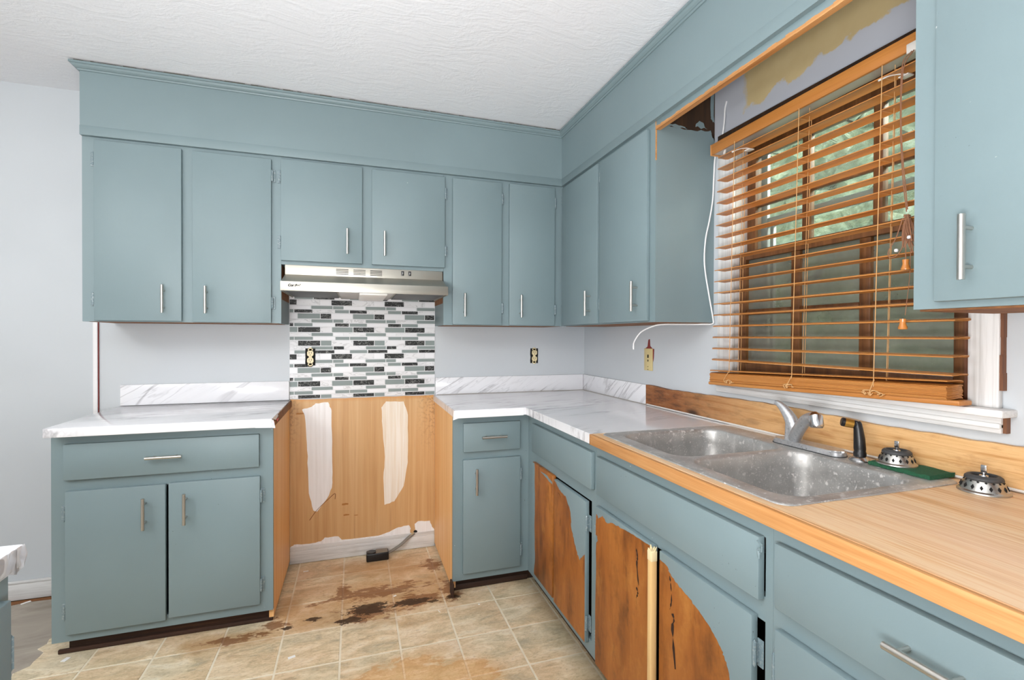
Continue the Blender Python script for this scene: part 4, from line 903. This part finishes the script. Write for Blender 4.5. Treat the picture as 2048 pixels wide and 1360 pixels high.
# ------------------------------------------------------------------ electrical
def outlet(label, x, z, w=.0395, h=.096, ivory=IVORY):
    t = thing('outlet', label, 'outlet', (x, -.005, z))
    b = B(); q = ragged([(x-w/2-.006, z-h/2), (x+w/2+.006, z-h/2), (x+w/2+.006, z+h/2), (x-w/2-.006, z+h/2)], .0015, 5, int(abs(x)*100)); prism(b, [(p[0], -.0004 if x > -1 else -.0042, p[1]) for p in q], (0, -.0016, 0)); obj('open_box', b, DARK, t, 'dark open wall box', smooth=False)
    y = -.0075 if x < -1 else -.004
    b = B(); box(b, x-.0085, x+.0085, y, y+.003, z-h/2-.004, z+h/2+.004, .002); box(b, x-.013, x+.013, y, y+.003, z+h/2-.012, z+h/2-.003); box(b, x-.013, x+.013, y, y+.003, z-h/2+.003, z-h/2+.012); obj('strap', b, ivory, t)
    for s in (-1, 1):
        b = B(); prism(b, [(p[0], y+.002, p[1]) for p in rrect(x-.0165, x+.0165, z+s*.0195-.015, z+s*.0195+.015, .010, 5)], (0, -.008, 0)); r = obj('receptacle', b, ivory, t, angle=40)
        b = B(); 
        for dx in (-.006, .006): box(b, x+dx-.0012, x+dx+.0012, y-.0064, y-.0058, z+s*.0195-.001, z+s*.0195+.009)
        box(b, x-.002, x+.002, y-.0064, y-.0058, z+s*.0195-.010, z+s*.0195-.006); obj('slots', b, DARK, r, smooth=False)
    return t
outlet('uncovered ivory outlet set in the mosaic tile sheet', -1.696, 1.1495)
outlet('uncovered ivory outlet on the plain back wall near the corner', -.3595, 1.144)
sw = thing('light_switch', 'uncovered tan switch body with red paint above it, on the right wall', 'switch', (-.002, -.747, 1.15))
b = B(); box(b, -.007, -.0015, -.783, -.711, 1.092, 1.207, .0015); obj('switch_body', b, TANPLATE, sw)
b = B(); prism(b, [(-.0004, p[0], p[1]) for p in [(-.716, 1.207), (-.735, 1.217), (-.742, 1.252), (-.753, 1.256), (-.757, 1.220), (-.778, 1.207)]], (-.002, 0, 0)); prism(b, [(-.0004, p[0], p[1]) for p in [(-.780, 1.207), (-.792, 1.205), (-.789, 1.16), (-.784, 1.14)]], (-.002, 0, 0)); obj('red_paint_patch', b, RED, sw, smooth=False)
b = B(); b.free()
for (ya, yb_, za, zb_) in ((-.752, -.742, 1.158, 1.175), (-.750, -.744, 1.139, 1.149), (-.749, -.745, 1.110, 1.114), (-.749, -.745, 1.096, 1.100)): b = B(); box(b, -.0082, -.0065, ya, yb_, za, zb_); obj('switch_slot', b, DARK, sw, smooth=False)
rc = thing('range_receptacle', 'black range plug box on a grey conduit, lying at the baseboard in the range gap', 'receptacle', (-1.33, -.085, 0))
b = B(); box(b, -1.397, -1.275, -.112, -.056, .0, .045, .006, 3); obj('body', b, BLACK, rc)
b = B(); lathe(b, [(.024, .0), (.024, .003), (0, .003)], (-1.37, -.084, .045), 20); obj('cap', b, simple('dark_cap', '#2A2B2C', .3), rc)
b = B(); box(b, -1.345, -1.282, -.11, -.062, .045, .049, .001); obj('label_plate', b, simple('grey_plate', '#7C7468', .5), rc)
b = B(); tube(b, curve([(-1.278, -.07, .022), (-1.245, -.055, .03), (-1.20, -.04, .05), (-1.16, -.024, .075), (-1.122, -.0075, .093)], 4), .0085, 8); obj('conduit', b, GREYCON, rc)
b = B(); tube(b, curve([(-1.20, -.041, .051), (-1.16, -.026, .078), (-1.124, -.012, .098)], 4), .004, 6); obj('wire', b, simple('bare_wire', '#BFA77E', .4), rc)
b = B(); lathe(b, [(.012, 0), (.009, .001), (0, .001)], (-1.115, -.0065, .098), 12, Matrix.Rotation(math.pi/2, 3, 'X')); obj('knockout', b, DARK, rc)
wc = thing('white_cable', 'thin white cable running down the cabinet side by the window and under it', 'cable', (-.02, -1.23, 1.33))
b = B(); tube(b, curve([(-.002, -1.292, 2.24), (-.006, -1.288, 2.21), (-.012, -1.29, 2.15), (-.012, -1.275, 2.085), (-.012, -1.240, 2.03), (-.012, -1.232, 1.95), (-.014, -1.228, 1.85), (-.030, -1.227, 1.76), (-.049, -1.227, 1.678), (-.053, -1.227, 1.572), (-.030, -1.229, 1.44), (-.012, -1.231, 1.35), (-.012, -1.228, 1.3235), (-.06, -1.215, 1.3215), (-.15, -1.19, 1.321), (-.22, -1.165, 1.32), (-.25, -1.143, 1.312), (-.25, -1.067, 1.293), (-.25, -1.028, 1.271), (-.25, -.999, 1.242), (-.25, -.995, 1.224)], 5), .0031, 7); obj('cable', b, WCABLE, wc)
b = B(); tube(b, [(-.25, -.995, 1.225), (-.249, -.994, 1.21)], [.0042, .003], 6); obj('tip', b, WCABLE, wc)

# ------------------------------------------------------------------ window
wn = thing('window_1', 'old brown-sashed window over the sink with worn white casing', 'window', (.05, -1.73, WZ0), kind='structure')
b = B(); box(b, -.018, -.0006, -1.346, -1.264, 1.10, 2.03, .003); obj('casing', b, TRIMW, wn)
b = B(); box(b, -.018, -.0006, -2.196, -2.134, 1.10, 2.03, .003); obj('casing', b, TRIMW, wn)
b = B(); rnd = random.Random(8)
for k in range(22): zz = 1.1006+.042*k if k else 1.043; box(b, -.014+rnd.uniform(-.002, .002), -.0006, -(2.2005 if k else 2.207)-rnd.uniform(0, .003), -2.1955, zz, zz+(.042 if k else .038))
obj('bare_casing_edge', b, JAMBW, wn, smooth=False)
b = B(); box(b, -.02, -.0006, -2.205, -1.262, 2.03, 2.104, .002); obj('head_casing', b, DARKW, wn)
b = B(); box(b, -.055, .02, -2.222, -1.259, 1.082, 1.1005, .004); obj('stool', b, TRIMH, wn)
b = B(); box(b, -.022, -.0006, -2.203, -1.263, 1.042, 1.082, .002); box(b, -.027, -.0006, -2.203, -1.263, 1.053, 1.066, .003); obj('apron', b, TRIMH, wn)
b = B(); box(b, 0, .14, WY1-.016, WY1, WZ0, WZ1); obj('jamb', b, TRIMW, wn, smooth=False)
b = B(); box(b, 0, .14, WY0, WY0+.012, WZ0, WZ1); obj('jamb', b, JAMBW, wn, smooth=False)
b = B(); box(b, 0, .14, WY0+.012, WY1-.016, WZ1-.016, WZ1); box(b, 0.02, .16, WY0+.012, WY1-.016, WZ0, WZ0+.02); obj('head_and_sill', b, JAMBW, wn, smooth=False)
def sash(x0, x1, z0, z1, rb, rtop, yl, yr, stile, mys, mw, zm, mat, gmat, label):
    b = B(); box(b, x0, x1, yr, yr+stile, z0, z1, .002); box(b, x0, x1, yl-stile, yl, z0, z1, .002); box(b, x0, x1, yr+stile, yl-stile, z0, z0+rb, .002); box(b, x0, x1, yr+stile, yl-stile, z1-rtop, z1, .002)
    s = obj('sash', b, mat, wn, label)
    cols = [yl-stile]+[y for m_ in mys for y in (m_+mw/2, m_-mw/2)]+[yr+stile]
    for m_ in mys: b = B(); box(b, x0+.003, x1-.003, m_-mw/2, m_+mw/2, z0+rb, z1-rtop, .004); obj('muntin', b, mat, s)
    for k in range(0, len(cols), 2): b = B(); box(b, x0+.004, x1-.004, cols[k+1], cols[k], zm-.011, zm+.011, .004); obj('muntin', b, mat, s)
    xm = (x0+x1)/2
    for k in range(0, len(cols), 2):
        for za, zb in ((z0+rb, zm-.011), (zm+.011, z1-rtop)): b = B(); box(b, xm-.0015, xm+.0015, cols[k+1]+.0005, cols[k]-.0005, za+.0005, zb-.0005); obj('pane', b, gmat, s, smooth=False)
sash(.018, .052, 1.105, 1.607, .06, .034, -1.346, -2.118, .034, (-1.6045, -1.85), .036, 1.366, SASHW, GLASS_L, 'lower sash with dirty grey panes')
sash(.056, .088, 1.575, 2.044, .03, .06, -1.346, -2.118, .042, (-1.611, -1.860), .030, 1.795, SASHW, GLASS_U, 'upper sash with green view')
b = B(); XS = .112
for (y0, y1, z0, z1) in ((-2.118, -2.085, 1.105, 2.044), (-1.40, -1.346, 1.105, 2.044), (-2.085, -1.40, 1.715, 1.742), (-2.085, -1.40, 1.105, 1.135), (-2.085, -1.40, 2.01, 2.044), (-1.43, -1.415, 1.135, 1.715)): box(b, XS-.008, XS+.008, y0, y1, z0, z1, .002)
obj('storm_frame', b, ALU, wn, 'grey metal storm frame')
b = B(); box(b, XS-.010, XS+.010, -2.085, -1.40, 1.708, 1.7155); obj('storm_gasket', b, DARK, wn, smooth=False)

# ------------------------------------------------------------------ blind
bl = thing('window_blind', 'orange wooden venetian blind hanging half gathered over the sink window', 'blind', (-.06, -1.72, 1.09))
def tilt(bm_, ang=.0148, piv=(-.03, -1.28, 2.03)):
    R = Matrix.Rotation(-ang, 3, 'X'); P = Vector(piv)
    for v in bm_.verts: v.co = P+R @ (v.co-P)
    return bm_
b = B(); box(b, -.0665, -.0565, -2.16, -1.279, 2.0155, 2.0575, .0015); tilt(b); obj('headrail_front', b, BLIND, bl)
b = B(); box(b, -.0565, -.008, -2.158, -1.283, 2.018, 2.022); box(b, -.0565, -.053, -2.158, -1.283, 2.022, 2.05); box(b, -.011, -.008, -2.158, -1.283, 2.022, 2.05); tilt(b); obj('headrail_channel', b, CHAN, bl, smooth=False)
b = B(); box(b, -.068, -.010, -1.2795, -1.2745, 2.013, 2.0585, .002); tilt(b); obj('end_cap', b, simple('tan_end_cap', '#C08A55', .4), bl)
b = B(); tube(b, [(-.045, -1.335, 2.02), (-.052, -1.338, 2.004), (-.054, -1.339, 1.99)], [.005, .005, .003], 7); obj('tilt_hook', b, PLASTIC, bl)
# one slat mesh, shared
def slat_bm(L=.852, w=.0505, cr=.0042, th=.0028):
    b = B(); n = 8; rows = []
    for yy in (-L, 0):
        up_, dn = [], []
        for k in range(n+1):
            t = 2*k/n-1; x_ = t*w/2; zz = cr*(1-t*t); e = (.012*abs(t)**4)*(1 if yy else -1)
            up_.append(b.verts.new((x_, yy+e, zz+th/2))); dn.append(b.verts.new((x_, yy+e, zz-th/2)))
        rows.append(up_+dn[::-1])
    for k in range(len(rows[0])): b.faces.new((rows[0][k], rows[0][(k+1) % len(rows[0])], rows[1][(k+1) % len(rows[0])], rows[1][k]))
    b.faces.new(rows[0]); b.faces.new(rows[1]); return b
SLX = -.060
def ysh(z): return -1.300-.034*(z-1.15)
slat0 = None
for k in range(19):
    zz = 1.9835-.0448*k; loc = (SLX, ysh(zz), zz-.002)
    if slat0 is None:
        b = slat_bm()
        for v in b.verts: v.co += Vector(loc)
        slat0 = obj('slat', b, BLIND, bl, loc=loc, angle=40)
    else:
        link(bpy.data.objects.new('slat', slat0.data), bl, loc)
st0 = Matrix.Rotation(-.0195, 3, 'X')
o = link(bpy.data.objects.new('slat', slat0.data), bl, (SLX, -1.290, 1.128)); o.rotation_euler = (-.036, .10, 0)
for k in range(10):
    o = link(bpy.data.objects.new('slat', slat0.data), bl, (SLX+random.uniform(-.0025, .0025), -1.290, 1.1185-.0034*k)); o.rotation_euler = (-.034, 0, 0)
b = B(); box(b, -.0845, -.0355, -2.156, -1.290, 1.0735, 1.0865, .004); P = Vector((-.06, -1.29, 1.08))
for v in b.verts: v.co = P+Matrix.Rotation(-.034, 3, 'X') @ (v.co-P)
obj('bottom_rail', b, BLIND, bl)
for (yt, yb) in ((-1.430, -1.409), (-1.711, -1.690), (-1.972, -1.955)):
    b = B()
    def yat(z): return yb+(yt-yb)*(z-1.1)/.9
    for x_ in (-.0875, -.0325): tube(b, [(x_, yat(z_), z_) for z_ in (2.012, 1.8, 1.5, 1.3, 1.13)], .0012, 5)
    for k in range(19):
        z_ = 1.9835-.0448*k-.0045; tube(b, [(-.0875, yat(z_), z_), (-.06, yat(z_), z_+.0005), (-.0325, yat(z_), z_)], .0007, 4)
    obj('ladder_cord', b, CORD, bl)
    b = B(); tube(b, [(-.058, yat(2.01)-.014, 2.012), (-.058, yat(1.6)-.014, 1.6), (-.058, yat(1.12)-.014, 1.12)], .0009, 5); obj('lift_cord', b, CORD, bl)
    rnd = random.Random(int(-yt*1000)); b = B()
    zb = 1.098+(-1.29-yb)*.034
    for k in range(7):
        a = rnd.uniform(-.03, .03); tube(b, curve([(-.0885, yb+rnd.uniform(-.006, .006), zb+.03*(k < 1)), (-.0915, yb+a, zb-.004+rnd.uniform(-.006, .004)), (-.0925, yb+a*.7, zb-.012+rnd.uniform(-.004, .004)), (-.089, yb+a*1.1+rnd.uniform(-.008, .008), zb-.008)], 4), .0013, 5)
    obj('cord_bow', b, CORD, bl)
for yy in (-1.43, -1.975):
    b = B(); tube(b, curve([(-.0885, yy+.012, 1.975), (-.07, yy-.004, 1.984), (-.05, yy-.02, 1.984), (-.038, yy-.035, 1.972)], 4), [.003]*13, 6); box(b, -.06, -.036, yy-.045, yy-.02, 1.970, 1.974, .001); obj('slat_guide', b, PLASTIC, bl)
# cord lock, pull cords, tassels
b = B(); box(b, -.0685, -.0555, -2.075, -2.02, 2.008, 2.034, .002); tilt(b); obj('cord_lock', b, PLASTIC, bl)
b = B()
tube(b, curve([(-.07, -2.035, 2.02), (-.085, -2.022, 1.986), (-.09, -2.022, 1.84), (-.093, -2.03, 1.70), (-.095, -2.042, 1.595)], 5), .0014, 5)
tube(b, curve([(-.07, -2.04, 2.02), (-.088, -2.026, 1.97), (-.092, -2.026, 1.8), (-.096, -2.045, 1.60)], 5), .0014, 5)
rnd = random.Random(12)
for k in range(9):
    w_ = rnd.uniform(.006, .02); l_ = rnd.uniform(.05, .10); s = rnd.choice((-1, 1)); c0 = Vector((-.098+rnd.uniform(-.006, .006), -2.045+rnd.uniform(-.006, .006), 1.585))
    tube(b, curve([c0, c0+Vector((-.003, s*w_*.6, -l_*.4)), c0+Vector((0, s*w_, -l_)), c0+Vector((.003, s*w_*.2, -l_*.75)), c0+Vector((.002, -s*.003, -.01))], 4), .0013, 5)
tube(b, curve([(-.098, -2.035, 1.58), (-.098, -2.018, 1.53), (-.098, -2.0, 1.50), (-.098, -2.003, 1.482), (-.098, -2.022, 1.485), (-.098, -2.036, 1.51), (-.098, -2.043, 1.56)], 5), .0013, 5)
for k in range(5): zz = 1.588-.004*k; tube(b, [(-.098+.007*math.cos(a*.9), -2.045+.007*math.sin(a*.9), zz-.0008*a) for a in range(8)], .0014, 5)
tube(b, curve([(-.098, -2.045, 1.58), (-.1, -2.044, 1.53), (-.1, -2.044, 1.468)], 4), .0013, 5)
tube(b, curve([(-.096, -2.05, 1.58), (-.095, -2.052, 1.45), (-.097, -2.042, 1.325)], 4), .0008, 5)
obj('pull_cord', b, CORD2, bl)
for (x_, y_, z_) in ((-.1, -2.044, 1.442), (-.098, -2.037, 1.288)):
    b = B(); lathe(b, [(0, .029), (.0075, .028), (.0072, .022), (.0065, .017), (.0085, .010), (.0105, .005), (.0095, .001), (0, 0)], (x_, y_, z_), 18); obj('tassel', b, TASSEL, bl)
for (x_, y_, z_) in ((-.102, -2.053, 1.526), (-.102, -2.022, 1.497)):
    b = B(); lathe(b, [(0, .005), (.004, .0035), (.005, 0), (.004, -.0035), (0, -.005)], (x_, y_, z_), 10); obj('clear_bead', b, simple('clear_bead', '#E8E8EA', .1), bl)

# ------------------------------------------------------------------ scraps on the floor
scr = [(-1.709, -.117, .026, .008, .1, 'white paper strip on the vinyl in the empty range gap'), (-1.696, -.853, .026, .014, .3, 'white paper scrap on the tiles in front of the range gap'), (-.901, -.711, .008, .008, 0, 'tiny white chip on a tile before the narrow drawer cabinet'),
       (-1.273, -.514, .014, .009, .5, 'white flake on the brown spill in the range gap'), (-1.09, -.712, .003, .016, .4, 'thin white curl on the tiles right of the brown spill'), (-2.942, -.04, .034, .013, .7, 'white paint flake at the baseboard on bare concrete'), (-2.532, -.600, .018, .026, -.4, 'whitish splinter under the left corner of the wide drawer cabinet')]
for i, (x, y, a, c_, r_, lab) in enumerate(scr):
    q = ragged([(-a/2, -c_/2), (a/2, -c_/2), (a/2, c_/2), (-a/2, c_/2)], .001, 2, i); zf = .0004 if x > -2.65 else -.0025
    b = B(); prism(b, [(x+p[0]*math.cos(r_)-p[1]*math.sin(r_), y+p[0]*math.sin(r_)+p[1]*math.cos(r_), zf) for p in q], (0, 0, .0015)); obj('paper_scrap', b, SCRAP, None, lab, smooth=False, cat='scrap', group='scraps on the floor')

# ------------------------------------------------------------------ outdoors, seen through the panes
b = B(); box(b, .2, 40, -30, 30, -.8, -.7); o = struct('ground_outside', b, LAWN, smooth=False)
b = B(); bmesh.ops.create_grid(b, x_segments=70, y_segments=110, size=.5); rnd = random.Random(1)
for v in b.verts:
    t = v.co.x+.5; yy = v.co.y*34
    h = -.75+9.5*(t**.75)+.5*math.sin(yy*1.3)*t+.35*math.sin(yy*2.9+1)*t+rnd.uniform(-.25, .25)
    v.co = Vector((4.0+t*9+rnd.uniform(-.15, .15), yy+2, h))
hedge = obj('hedge', b, FOL, None, 'mottled green bank of foliage outside the window', cat='hedge', kind='stuff')
